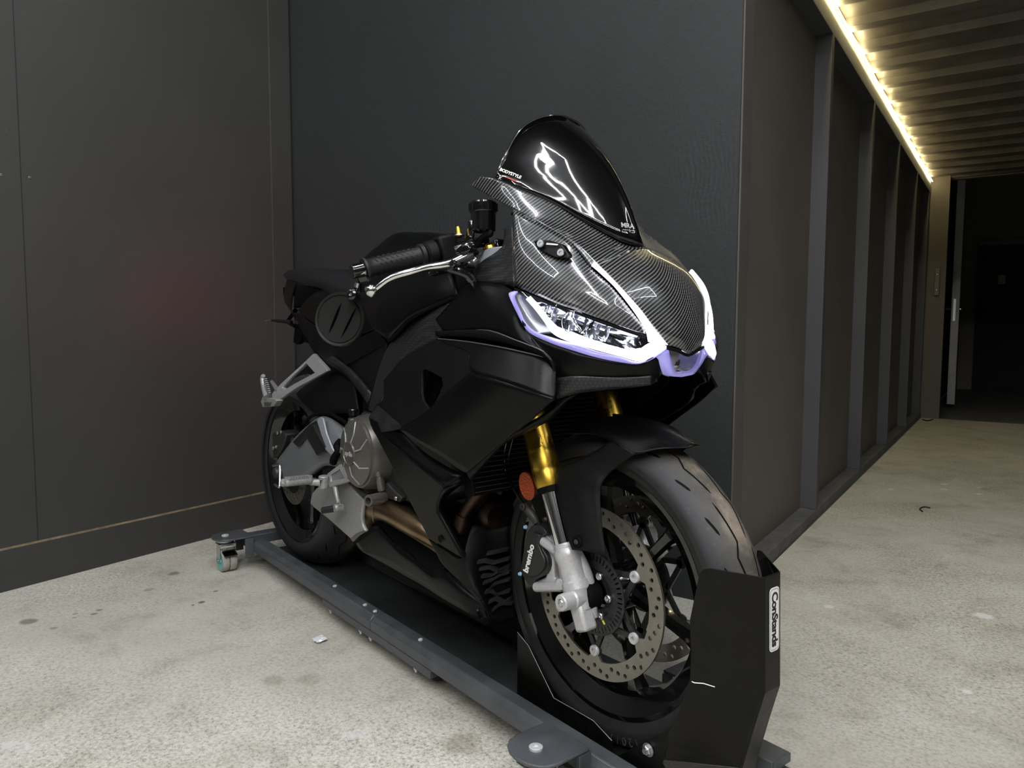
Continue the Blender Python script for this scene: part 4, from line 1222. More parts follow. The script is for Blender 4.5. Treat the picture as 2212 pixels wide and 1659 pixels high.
# mirror-mount blanking plate with two screws and print
bp_ = plate('blanking_plate', [(-0.053,-0.176,0.935),(-0.044,-0.176,0.937),(-0.025,-0.166,0.935),(0.002,-0.158,0.925),(0.018,-0.158,0.908),(0.019,-0.16,0.902),(-0.002,-0.17,0.904),(-0.025,-0.176,0.914),(-0.044,-0.178,0.926)], M['matte'], nz, d=(.001, .008, 0), bevel=.0015)
for q in ("a",):
    lathe('plate_screw', [(0, .001), (.002, .001), (.0025, .003), (.0062, .003), (.0070, .001)], (-0.031,-0.178,0.929), (.35, -1, .25), M['steel'], bp_, seg=20)
    lathe('plate_screw', [(0, .001), (.002, .001), (.0025, .003), (.0062, .003), (.0070, .001)], (0.006,-0.165,0.912), (.35, -1, .25), M['steel'], bp_, seg=20)
text('lettering', 'RIDEWAY', (-0.015,-0.168,0.928), Vector((-0.004,-0.162,0.928))-Vector((-0.025,-0.174,0.928)), (0, 0, 1), .0055, M['white'], bp_, bold=.03, shear=.3) if False else \
    plate('print_bar', [(-0.022,-0.174,0.927),(-0.02,-0.174,0.93),(-0.002,-0.164,0.927),(-0.003,-0.165,0.925)], M['white'], bp_, d=(0, -.0004, 0), smooth=False)
# race number style print near the nose tip
def nose_print():
    q = Vector((.122, .052, .842))
    rows = []
    g = Geo()
    for (u0, v0, u1, v1) in ((-.5, 1, .4, .8), (.4, .8, -.4, .2), (-.4, .2, .5, 0), (.5, 0, -.5, -.4), (-.5, -.4, .3, -.7), (-.1, 1.3, .1, -.9)):
        pass
nose_print()

# ---- headlights
def headlight(s):
    def Q(p): return Vector((p[0], s*p[1], p[2]))
    def QR(rows): return [[Q(p) for p in r] for r in rows]
    inset = Vector((-.030, s*.018, .004))
    # satin housing bowl behind the lens
    hr = QR([
     [(-0.077,-0.208,0.846),(-0.057,-0.204,0.848),(-0.032,-0.2,0.841)],
     [(-0.062,-0.212,0.828),(-0.044,-0.206,0.827),(-0.011,-0.198,0.82)],
     [(-0.044,-0.214,0.807),(-0.026,-0.206,0.806),(0.009,-0.194,0.8)],
     [(-0.029,-0.212,0.788),(-0.01,-0.204,0.789),(0.023,-0.186,0.784)],
     [(-0.017,-0.208,0.775),(0.01,-0.2,0.773),(0.039,-0.18,0.775)]])
    hr = [[p+inset*(.25 if j == 0 else .8) for j, p in enumerate(r)] for r in hr]
    body = sheet('headlight', hr, M['lamp_grey'], B, nu=5, nv=5, solid=.002, angle=180)
    body['label'] = 'slim white lit headlight'
    rf = QR([
     [(-0.062,-0.2,0.85),(-0.039,-0.2,0.838),(-0.012,-0.197,0.82)],
     [(-0.016,-0.194,0.836),(-0,-0.194,0.813),(0.016,-0.19,0.79)],
     [(0.029,-0.182,0.819),(0.041,-0.182,0.798),(0.045,-0.175,0.775)],
     [(0.056,-0.16,0.806),(0.067,-0.162,0.786),(0.07,-0.157,0.763)],
     [(0.085,-0.135,0.791),(0.094,-0.138,0.774),(0.099,-0.136,0.753)],
     [(0.111,-0.108,0.78),(0.119,-0.114,0.765),(0.115,-0.106,0.742)],
     [(0.128,-0.084,0.773),(0.13,-0.086,0.762),(0.125,-0.08,0.747)]])
    rf = [[p+inset*(1.25 if j == 1 else .7) for j, p in enumerate(r)] for r in rf]
    sheet('lamp_reflector', rf, M['chrome_lamp'], body, nu=6, nv=6, solid=.0015, angle=20)
    # reflector cups
    for (px_, py_, rad) in ((Vector((0.056,-0.172,0.79)), 0, .021), (Vector((0.087,-0.148,0.775)), 0, .019), (Vector((0.022,-0.186,0.806)), 0, .019)):
        c = Q(px_)+inset*1.1
        ax = Vector((.85, -s*.5, -.05)).normalized()
        prof = [(.004, -.010), (.012, -.006), (.018, .002), (rad, .012), (rad+.001, .012)]
        lathe('reflector_cup', prof, c, ax, M['chrome_lamp'], body, seg=20, solid=.001)
        lathe('lamp_divider', [(0, .010), (.004, .009), (.006, -.006)], c, ax, M['lamp_grey'], body, seg=12)
    # light blades
    up_ = QR([
     [(0.042,-0.129,0.888),(0.048,-0.128,0.894)], [(0.067,-0.125,0.869),(0.077,-0.122,0.868)], [(0.09,-0.117,0.847),(0.099,-0.11,0.844)],
     [(0.113,-0.102,0.815),(0.12,-0.09,0.812)], [(0.128,-0.087,0.783),(0.132,-0.071,0.782)], [(0.129,-0.08,0.761),(0.142,-0.048,0.756)]])
    off = Vector((.003, -s*.003, .002))
    up_ = [[p+off for p in r] for r in up_]
    lo_ = QR([
     [(-0.027,-0.204,0.839),(-0.033,-0.209,0.834)], [(-0.004,-0.203,0.822),(-0.014,-0.209,0.82)], [(0.015,-0.199,0.802),(0.008,-0.207,0.801)],
     [(0.027,-0.193,0.789),(0.022,-0.203,0.783)], [(0.036,-0.187,0.782),(0.036,-0.197,0.773)], [(0.058,-0.173,0.772),(0.057,-0.181,0.762)],
     [(0.088,-0.148,0.761),(0.084,-0.155,0.75)], [(0.114,-0.12,0.751),(0.112,-0.127,0.74)], [(0.124,-0.106,0.747),(0.124,-0.102,0.732)],
     [(0.13,-0.081,0.76),(0.133,-0.073,0.74)], [(0.135,-0.066,0.766),(0.141,-0.049,0.755)]])
    sheet('light_blade', up_, M['drl'], body, nu=2, nv=4, solid=.004, angle=180)
    sheet('light_blade', lo_, M['drl'], body, nu=2, nv=4, solid=.004, angle=180)
    # lilac lit rim around the lens
    rim_ = QR([
     [(-0.067,-0.2,0.849),(-0.077,-0.206,0.848)], [(-0.067,-0.207,0.84),(-0.079,-0.21,0.843)], [(-0.048,-0.211,0.817),(-0.06,-0.214,0.822)],
     [(-0.032,-0.21,0.795),(-0.041,-0.215,0.8)], [(-0.011,-0.205,0.779),(-0.021,-0.212,0.778)], [(0.024,-0.192,0.768),(0.017,-0.198,0.761)],
     [(0.056,-0.18,0.76),(0.057,-0.183,0.749)], [(0.084,-0.155,0.748),(0.086,-0.157,0.738)], [(0.112,-0.126,0.738),(0.11,-0.128,0.73)],
     [(0.123,-0.101,0.731),(0.127,-0.1,0.728)], [(0.135,-0.073,0.74),(0.137,-0.071,0.738)], [(0.141,-0.049,0.755),(0.143,-0.048,0.753)]])
    sheet('lens_rim', rim_, M['rim_glow'], body, nu=2, nv=5, solid=.004, angle=180)
    # clear cover
    cv_ = QR([
     [(-0.076,-0.207,0.847),(-0.063,-0.203,0.849),(-0.04,-0.199,0.844)],
     [(-0.054,-0.214,0.814),(-0.025,-0.207,0.823),(-0.01,-0.194,0.836)],
     [(-0.026,-0.213,0.784),(0.012,-0.202,0.799),(0.029,-0.182,0.821)],
     [(0.017,-0.198,0.763),(0.046,-0.19,0.783),(0.054,-0.163,0.807)],
     [(0.068,-0.176,0.745),(0.08,-0.166,0.767),(0.08,-0.141,0.794)],
     [(0.108,-0.128,0.73),(0.11,-0.124,0.754),(0.108,-0.115,0.782)],
     [(0.127,-0.1,0.729),(0.128,-0.094,0.749),(0.127,-0.087,0.774)],
     [(0.138,-0.071,0.738),(0.14,-0.062,0.747),(0.139,-0.052,0.755)]])
    cv_ = [[p+Vector((.004, -s*.003, 0)) for p in r] for r in cv_]
    sheet('lens_cover', cv_, M['lens'], body, nu=4, nv=4, solid=0, angle=180)
    # dark seam under the carbon
    sm = [Q(p)+Vector((-.001, s*.001, 0)) for p in [(-0.079,-0.196,0.853),(-0.029,-0.196,0.838),(0.016,-0.186,0.822),(0.05,-0.165,0.809),(0.082,-0.143,0.795),(0.11,-0.118,0.782),(0.128,-0.088,0.771)]]
    tube('lamp_seal', sm, .0026, M['dim'], body, seg=8, smooth_n=4)
    return body
hl_r = headlight(1); hl_l = headlight(-1)
# centre lamp under the nose tip
def centre_lamp():
    rows = full([
     [(0.135,-0.072,0.738),(0.141,-0.035,0.748),(0.149,0,0.742)],
     [(0.134,-0.064,0.727),(0.143,-0.032,0.735),(0.147,0,0.73)],
     [(0.13,-0.046,0.71),(0.139,-0.024,0.719),(0.143,0,0.714)],
     [(0.132,-0.03,0.705),(0.134,-0.016,0.708),(0.136,0,0.703)]])
    rows = [[p+Vector((-.022*(1-abs(j-2)/2*.2), 0, .004)) if j in (1, 2, 3) else p for j, p in enumerate(r)] for r in rows]
    o = sheet('centre_lamp', rows, M['lamp_clear'], B, nu=5, nv=5, solid=.002, angle=180)
    for s in (1, -1):
        def Q(p): return Vector((p[0], s*p[1], p[2]))
        r = [[Q(p) for p in rr] for rr in [
         [(0.134,-0.073,0.738),(0.142,-0.046,0.75)], [(0.133,-0.062,0.726),(0.142,-0.038,0.732)], [(0.13,-0.046,0.71),(0.141,-0.028,0.717)],
         [(0.133,-0.031,0.705),(0.138,-0.016,0.71)], [(0.134,0,0.702),(0.138,0,0.711)]]]
        sheet('lens_rim', r, M['rim_glow'], o, nu=2, nv=4, solid=.004, angle=180)
    lathe('lamp_bulb', [(0, .012), (.010, .010), (.014, .003), (.014, -.01)], (.112, 0, .728), (1, -.3, 0), M['chrome'], o, seg=20)
    cov = full([
     [(0.141,-0.049,0.752),(0.149,0,0.743)], [(0.143,-0.034,0.718),(0.147,0,0.722)], [(0.141,-0.022,0.71),(0.138,0,0.709)]])
    sheet('lens_cover', cov, M['lens'], o, nu=3, nv=3, solid=0, angle=180)
    lip = [Vector(p) for p in [(0.142,-0.05,0.756),(0.148,-0.027,0.751),(0.149,0,0.743)]]
    lip = lip+[mir(p) for p in reversed(lip[:-1])]
    tube('lamp_seal', [p+Vector((-.002, 0, -.003)) for p in lip], .0028, M['dim'], o, seg=8, smooth_n=3)
centre_lamp()

# ---- fairing cowl around and under the headlights
def cowl(s):
    def QR(rows): return [[Vector((p[0], s*p[1], p[2])) for p in r] for r in rows]
    rows = QR([
     [(-0.329,-0.2,0.802),(-0.309,-0.205,0.79),(-0.288,-0.208,0.78)],
     [(-0.31,-0.2,0.813),(-0.275,-0.208,0.796),(-0.244,-0.214,0.779)],
     [(-0.255,-0.196,0.849),(-0.224,-0.21,0.813),(-0.189,-0.218,0.78)],
     [(-0.225,-0.193,0.865),(-0.179,-0.212,0.822),(-0.143,-0.222,0.78)],
     [(-0.197,-0.19,0.87),(-0.145,-0.212,0.824),(-0.104,-0.224,0.778)],
     [(-0.139,-0.188,0.864),(-0.096,-0.214,0.818),(-0.071,-0.225,0.771)],
     [(-0.085,-0.2,0.851),(-0.058,-0.217,0.8),(-0.036,-0.225,0.763)],
     [(-0.058,-0.212,0.82),(-0.037,-0.216,0.782),(-0.005,-0.222,0.756)],
     [(-0.042,-0.214,0.8),(-0.014,-0.212,0.767),(0.021,-0.214,0.744)],
     [(-0.022,-0.211,0.778),(0.006,-0.205,0.744),(0.036,-0.203,0.723)],
     [(0.016,-0.197,0.76),(0.024,-0.192,0.715),(0.016,-0.18,0.666)],
     [(0.056,-0.182,0.748),(0.059,-0.178,0.712),(0.048,-0.166,0.676)],
     [(0.085,-0.156,0.737),(0.08,-0.152,0.709),(0.07,-0.145,0.68)],
     [(0.11,-0.127,0.729),(0.1,-0.125,0.705),(0.093,-0.122,0.684)],
     [(0.127,-0.099,0.727),(0.118,-0.098,0.707),(0.113,-0.096,0.687)],
     [(0.136,-0.07,0.738),(0.131,-0.072,0.712),(0.129,-0.076,0.691)],
     [(0.13,-0.046,0.71),(0.133,-0.055,0.706),(0.135,-0.064,0.699)]])
    o = sheet('fairing_cowl', rows, M['plastic'] if False else M['matte'], B, nu=5, nv=4, solid=.004, angle=180, bevel=0)
    # dimpled inlay on the underside
    inl = QR([
     [(0.025,-0.189,0.703),(0.016,-0.181,0.666)], [(0.058,-0.178,0.707),(0.049,-0.167,0.677)], [(0.081,-0.153,0.706),(0.072,-0.146,0.682)],
     [(0.102,-0.126,0.705),(0.095,-0.123,0.686)], [(0.121,-0.099,0.706),(0.116,-0.097,0.689)], [(0.131,-0.073,0.708),(0.132,-0.077,0.693)]])
    inl = [[p+Vector((.0012, -s*.0012, -.0006)) for p in r] for r in inl]
    sheet('dimple_inlay', inl, M['mesh_plastic'], o, nu=3, nv=4, solid=.001, angle=180)
    # front edge running back and down behind the wing
    ed = QR([
     [(0.016,-0.18,0.666),(0.048,-0.166,0.674)], [(0.017,-0.19,0.648),(0.031,-0.17,0.661)], [(-0.001,-0.195,0.635),(0.009,-0.18,0.633)],
     [(-0.05,-0.205,0.607),(-0.047,-0.192,0.603)], [(-0.107,-0.212,0.577),(-0.104,-0.205,0.571)], [(-0.186,-0.225,0.512),(-0.189,-0.212,0.494)]])
    sheet('fairing_edge', ed, M['matte'], o, nu=2, nv=4, solid=.006, angle=180)
    return o
cowl(1); cowl(-1)
# textured cockpit side panel (between tank and nose), with polished stay
def cockpit(s):
    def QR(rows): return [[Vector((p[0], s*p[1], p[2])) for p in r] for r in rows]
    rows = QR([
     [(-0.242,-0.17,0.902),(-0.236,-0.172,0.889),(-0.22,-0.176,0.873)],
     [(-0.213,-0.166,0.914),(-0.193,-0.172,0.892),(-0.168,-0.18,0.868)],
     [(-0.163,-0.16,0.936),(-0.145,-0.172,0.901),(-0.124,-0.184,0.864)],
     [(-0.157,-0.158,0.968),(-0.13,-0.172,0.914),(-0.1,-0.188,0.859)],
     [(-0.134,-0.158,0.976),(-0.111,-0.174,0.917),(-0.092,-0.188,0.857)]])
    return sheet('cockpit_panel', rows, M['mesh_plastic'], B, nu=4, nv=4, solid=.003, angle=180)
cockpit(1); cockpit(-1)
# dark bulkhead inside the nose so nothing shows through
bulk = full([[(-.16, -.14, 1.0), (-.14, 0, 1.02)], [(-.05, -.12, .93), (-.02, 0, .93)], [(-.02, -.15, .80), (.03, 0, .80)], [(-.03, -.15, .70), (.03, 0, .70)], [(-.12, -.12, .66), (-.12, 0, .66)]])
sheet('nose_bulkhead', bulk, M['dim'], B, nu=3, nv=3, solid=.004, angle=180)
dash = box('instrument_display', (-.205, 0, .985), (.018, .15, .095), M['gloss'], B, ux=(.8, 0, .6), uz=(-.6, 0, .8), bevel=.006)

# ---- flank fairing with aero wing
def flank(s):
    def QR(rows): return [[Vector((p[0], s*p[1], p[2])) for p in r] for r in rows]
    upper = QR([
     [(-0.291,-0.22,0.762),(-0.274,-0.224,0.759),(-0.255,-0.228,0.755)],
     [(-0.195,-0.226,0.76),(-0.178,-0.234,0.751),(-0.158,-0.242,0.741)],
     [(-0.129,-0.23,0.756),(-0.121,-0.246,0.734),(-0.117,-0.262,0.709)],
     [(-0.065,-0.228,0.75),(-0.053,-0.242,0.722),(-0.045,-0.255,0.696)],
     [(-0.006,-0.215,0.741),(0.008,-0.228,0.712),(0.022,-0.24,0.681)],
     [(0.02,-0.202,0.733),(0.035,-0.212,0.701),(0.049,-0.221,0.671)],
     [(0.03,-0.196,0.726),(0.04,-0.204,0.697),(0.05,-0.214,0.672)]])
    o = sheet('side_fairing', upper, M['matte'], B, nu=4, nv=5, solid=.004, angle=180)
    lower = QR([
     [(-0.12,-0.262,0.708),(-0.045,-0.256,0.696),(0.022,-0.24,0.681),(0.05,-0.222,0.671),(0.05,-0.214,0.671)],
     [(-0.193,-0.262,0.668),(-0.095,-0.257,0.659),(-0.026,-0.24,0.648),(0.008,-0.228,0.641),(0.01,-0.222,0.638)],
     [(-0.265,-0.258,0.628),(-0.154,-0.255,0.618),(-0.088,-0.242,0.61),(-0.049,-0.232,0.603),(-0.045,-0.227,0.601)],
     [(-0.332,-0.254,0.597),(-0.236,-0.252,0.581),(-0.163,-0.244,0.572),(-0.11,-0.236,0.563),(-0.104,-0.232,0.561)],
     [(-0.394,-0.25,0.574),(-0.307,-0.249,0.554),(-0.248,-0.244,0.539),(-0.194,-0.238,0.521),(-0.173,-0.235,0.516)]])
    sheet('wing_face', lower, M['matte'], o, nu=5, nv=5, solid=.005, angle=180)
    # slot lip above the wing
    lip = QR([
     [(-0.31,-0.21,0.776),(-0.301,-0.214,0.767)], [(-0.21,-0.216,0.78),(-0.201,-0.22,0.768)], [(-0.119,-0.222,0.78),(-0.12,-0.222,0.764)],
     [(-0.047,-0.222,0.766),(-0.049,-0.222,0.756)], [(0.008,-0.214,0.75),(-0.002,-0.212,0.743)], [(0.022,-0.2,0.734),(0.018,-0.2,0.733)]])
    sheet('slot_lip', lip, M['dim'], o, nu=2, nv=4, solid=.004, angle=180)
    edge = [Vector((p[0], s*p[1], p[2])) for p in [(-0.305,-0.213,0.776),(-0.205,-0.219,0.779),(-0.115,-0.225,0.78),(-0.042,-0.226,0.765),(0.013,-0.218,0.75),(0.021,-0.208,0.741),(0.022,-0.2,0.733),(0.014,-0.208,0.737),(-0.005,-0.216,0.741),(-0.063,-0.229,0.75),(-0.128,-0.231,0.756),(-0.194,-0.227,0.76),(-0.288,-0.221,0.763)]]
    tube('slot_edge', edge, .0012, M['grey_edge'], o, seg=6, smooth_n=3)  # thin grey line drawn round the slot
    # textured duct surround with the opening
    outl = QR([[(-0.292,-0.222,0.761),(-0.336,-0.224,0.749),(-0.389,-0.226,0.732),(-0.427,-0.227,0.715),(-0.467,-0.228,0.688),(-0.494,-0.229,0.67),(-0.491,-0.231,0.646),(-0.488,-0.232,0.628),(-0.521,-0.232,0.615),(-0.559,-0.232,0.582),(-0.547,-0.234,0.566),(-0.524,-0.236,0.549),(-0.404,-0.244,0.572),(-0.336,-0.247,0.599),(-0.274,-0.252,0.627),(-0.202,-0.256,0.667),(-0.126,-0.256,0.708),(-0.138,-0.25,0.726),(-0.161,-0.24,0.741),(-0.228,-0.23,0.752)]])[0]
    hole = QR([[(-0.325,-0.236,0.7),(-0.311,-0.237,0.702),(-0.292,-0.239,0.7),(-0.236,-0.247,0.69),(-0.228,-0.25,0.676),(-0.244,-0.25,0.655),(-0.264,-0.25,0.631),(-0.282,-0.248,0.628),(-0.307,-0.244,0.64),(-0.317,-0.241,0.654)]])[0]
    dp = plate('duct_panel', outl, M['plastic'], o, d=(0, s*.006, 0), holes=[hole], bevel=.0015)
    # swirl of the fan cowl seen in the opening
    fc = Vector((-0.318,-0.19,0.637)); fc.y *= s
    lathe('fan_ring', [(.060, 0), (.064, 0), (.064, .012), (.060, .012)], fc, (0, s, 0), M['engine'], o, seg=40, closed=True)
    lathe('fan_disc', [(0, -.006), (.018, -.006), (.02, .004), (.060, .008)], fc, (0, -s, 0), M['dim'], o, seg=40)
    tri = QR([[(-0.551,-0.236,0.582),(-0.51,-0.236,0.613),(-0.387,-0.244,0.58),(-0.405,-0.246,0.572),(-0.517,-0.238,0.551)]])[0]
    plate('texture_inlay', tri, M['mesh_plastic'], o, d=(0, s*.002, 0))
    lathe('fairing_hole', [(0, .0004), (.005, .0006), (.0062, .0002)], Vector(((-0.315,-0.244,0.625)[0], s*-1*-(-0.315,-0.244,0.625)[1], (-0.315,-0.244,0.625)[2])), (0, -s, 0), M['dim'], o, seg=16)
    # lower V panel
    v1 = QR([[(-0.548,-0.238,0.58),(-0.436,-0.243,0.539),(-0.335,-0.243,0.509),(-0.243,-0.238,0.478),(-0.272,-0.232,0.451),(-0.285,-0.228,0.434),(-0.29,-0.224,0.415),(-0.267,-0.216,0.384),(-0.233,-0.203,0.333),(-0.291,-0.206,0.34),(-0.344,-0.212,0.35),(-0.374,-0.22,0.392),(-0.417,-0.228,0.443),(-0.465,-0.236,0.5),(-0.518,-0.239,0.55)]])[0]
    o2 = plate('lower_fairing', v1, M['matte'], B, d=(0, s*.014, 0), bevel=.003)
    rec = QR([
     [(-0.543,-0.239,0.581),(-0.418,-0.236,0.569)], [(-0.437,-0.242,0.537),(-0.353,-0.226,0.538)], [(-0.337,-0.242,0.508),(-0.285,-0.22,0.518)], [(-0.245,-0.237,0.476),(-0.211,-0.216,0.504)]])
    sheet('recess_panel', rec, M['matte'], o2, nu=3, nv=4, solid=.003, angle=180)
    fr = QR([[(-0.246,-0.236,0.476),(-0.226,-0.205,0.488)], [(-0.269,-0.231,0.456),(-0.285,-0.205,0.449)], [(-0.286,-0.226,0.433),(-0.303,-0.2,0.424)], [(-0.289,-0.222,0.415),(-0.303,-0.195,0.404)], [(-0.265,-0.214,0.381),(-0.281,-0.185,0.371)], [(-0.234,-0.201,0.333),(-0.263,-0.175,0.333)]])
    sheet('recess_lip', fr, M['matte'], o2, nu=2, nv=4, solid=.004, angle=180)
    sc_ = QR([[(-0.294,-0.214,0.359)]])[0][0]
    lathe('fairing_screw', [(0, -.0002), (.0045, -.0002), (.0065, .0008), (.0078, .0002)], sc_, (0, -s, 0), M['dim'], o2, seg=18)
    return o
M['grey_edge'] = plain('grey fairing edge', (0.07, 0.07, 0.075), .4)
flank(1); flank(-1)

# ---- belly pan with finned nose
def belly():
    rows = [
     [(-0.364,-0.198,0.34),(-0.314,-0.194,0.33),(-0.255,-0.19,0.324),(-0.269,-0.15,0.381),(-0.262,-0.11,0.368),(-0.248,-0.07,0.372)],
     [(-0.341,-0.196,0.32),(-0.286,-0.192,0.315),(-0.25,-0.184,0.319),(-0.25,-0.15,0.338),(-0.256,-0.11,0.334),(-0.248,-0.07,0.328)],
     [(-0.321,-0.192,0.297),(-0.271,-0.188,0.291),(-0.24,-0.178,0.288),(-0.246,-0.146,0.28),(-0.252,-0.108,0.272),(-0.244,-0.07,0.272)],
     [(-0.265,-0.184,0.271),(-0.24,-0.178,0.265),(-0.222,-0.168,0.255),(-0.231,-0.138,0.238),(-0.238,-0.104,0.226),(-0.238,-0.07,0.222)],
     [(-0.213,-0.17,0.241),(-0.211,-0.16,0.23),(-0.212,-0.148,0.217),(-0.22,-0.128,0.208),(-0.225,-0.1,0.203),(-0.231,-0.07,0.196)],
     [(-0.212,-0.15,0.205),(-0.217,-0.142,0.2),(-0.22,-0.13,0.192),(-0.22,-0.116,0.187),(-0.226,-0.094,0.182),(-0.228,-0.07,0.181)]]
    o = sheet('belly_pan', rows, M['plastic'], B, nu=4, nv=4, solid=.004, angle=180)
    fins = ["1036,1208,-.150;1051,1205,-.132;1070,1209,-.110;1103,1200,-.070", "1040,1222,-.149;1062,1218,-.122;1080,1227,-.100;1103,1222,-.070",
            "1044,1238,-.148;1066,1235,-.116;1080,1227,-.100;1103,1216,-.070", "1048,1252,-.146;1068,1244,-.114;1084,1234,-.095;1104,1228,-.070",
            "1052,1272,-.144;1064,1269,-.124;1076,1276,-.106;1105,1268,-.070", "1054,1273,-.143;1068,1257,-.118;1080,1250,-.098;1104,1244,-.070",
            "1060,1292,-.138;1075,1286,-.118;1092,1294,-.096;1110,1296,-.070", "1068,1310,-.132;1082,1298,-.112;1092,1294,-.096;1108,1284,-.070",
            "1056,1189,-.130;1072,1186,-.110;1101,1180,-.070"]
    FF = {"a": [(-0.247,-0.15,0.317),(-0.247,-0.132,0.316),(-0.246,-0.11,0.308),(-0.246,-0.07,0.309)], "b": [(-0.242,-0.149,0.304),(-0.243,-0.122,0.302),(-0.244,-0.1,0.289),(-0.246,-0.07,0.287)],
          "c": [(-0.237,-0.148,0.29),(-0.245,-0.116,0.284),(-0.244,-0.1,0.289),(-0.246,-0.07,0.293)], "d": [(-0.233,-0.146,0.277),(-0.244,-0.114,0.275),(-0.244,-0.095,0.281),(-0.244,-0.07,0.282)],
          "e": [(-0.23,-0.144,0.259),(-0.237,-0.124,0.255),(-0.242,-0.106,0.243),(-0.243,-0.07,0.242)], "f": [(-0.228,-0.143,0.258),(-0.239,-0.118,0.265),(-0.246,-0.098,0.265),(-0.244,-0.07,0.266)],
          "g": [(-0.225,-0.138,0.239),(-0.228,-0.118,0.24),(-0.23,-0.096,0.226),(-0.235,-0.07,0.217)], "h": [(-0.221,-0.132,0.222),(-0.225,-0.112,0.228),(-0.23,-0.096,0.226),(-0.238,-0.07,0.228)],
          "i": [(-0.242,-0.13,0.332),(-0.243,-0.11,0.331),(-0.249,-0.07,0.328)]}
    for k, P in FF.items():
        P = [Vector(p)+Vector((.014, -.015, 0)) for p in P]
        rows_ = [[p+Vector((.003, -.004, .0028)), p+Vector((.003, -.004, -.0028)), p+Vector((-.006, .008, -.0028)), p+Vector((-.006, .008, .0028))] for p in P]
        rows_ = [r+[r[0]] for r in rows_]
        f = sheet('fin', rows_, M['engine_dust'], o, nu=1, nv=3, lv=True, solid=0, angle=30)
    back = [(-0.246,-0.148,0.324),(-0.248,-0.07,0.319),(-0.235,-0.07,0.201),(-0.22,-0.128,0.214)]
    plate('fin_recess', [Vector(p)+Vector((.001, -.001, 0)) for p in back], M['dim'], o, d=(-.001, .001, 0))
    # far flank
    sheet('belly_flank', mirrow(rows), M['plastic'], o, nu=4, nv=4, solid=.004, angle=180)
    bot = [[Vector((-0.212,-0.15,0.205)), Vector((.0, 0, 0))]]
    rr = [[rows[i][0], mir(rows[i][0])] for i in (2, 3, 4, 5)]
    return o
M['engine_dust'] = plain('dusty black plastic', (0.010, 0.009, 0.008), .7, nscale=60, namt=.5)
belly()
def belly_blade(s):
    rows = [[Vector((p[0], s*p[1], p[2])) for p in r] for r in [
     [(-0.765,-0.165,0.232),(-0.744,-0.168,0.226),(-0.72,-0.17,0.221)], [(-0.719,-0.166,0.264),(-0.682,-0.17,0.248),(-0.644,-0.172,0.221)],
     [(-0.665,-0.167,0.296),(-0.613,-0.172,0.27),(-0.559,-0.174,0.221)], [(-0.635,-0.168,0.297),(-0.565,-0.174,0.27),(-0.505,-0.176,0.22)],
     [(-0.561,-0.17,0.281),(-0.501,-0.178,0.26),(-0.434,-0.179,0.221)], [(-0.482,-0.173,0.275),(-0.434,-0.182,0.259),(-0.382,-0.182,0.22)],
     [(-0.406,-0.177,0.262),(-0.36,-0.186,0.251),(-0.32,-0.185,0.218)], [(-0.341,-0.181,0.278),(-0.298,-0.188,0.257),(-0.265,-0.184,0.216)],
     [(-0.271,-0.18,0.263),(-0.246,-0.183,0.248),(-0.234,-0.178,0.211)], [(-0.219,-0.17,0.242),(-0.213,-0.168,0.231),(-0.217,-0.16,0.207)], [(-0.217,-0.158,0.215),(-0.215,-0.155,0.209),(-0.215,-0.15,0.201)]]]
    o = sheet('belly_blade', rows, M['matte'], B, nu=3, nv=3, solid=.016, angle=40, off=1 if False else -1)
    # bright chamfer on the front run
    e = [Vector((p[0], s*p[1], p[2])) for p in [(-0.334,-0.183,0.279),(-0.268,-0.182,0.263),(-0.22,-0.172,0.242)]]
    e2 = [p+Vector((.004, s*.012, -.002)) for p in e]
    sheet('blade_chamfer', [[a, b+Vector((0, 0, .006))] for a, b in zip(e, e2)], M['matte'], o, nu=1, nv=3, solid=.001)
    q = Vector((-0.665,-0.168,0.271)); q.y *= s
    lathe('blade_hole', [(0, .0005), (.0055, .0007), (.0068, 0)], q, (0, -s, 0), M['dim'], o, seg=16)
belly_blade(1); belly_blade(-1)

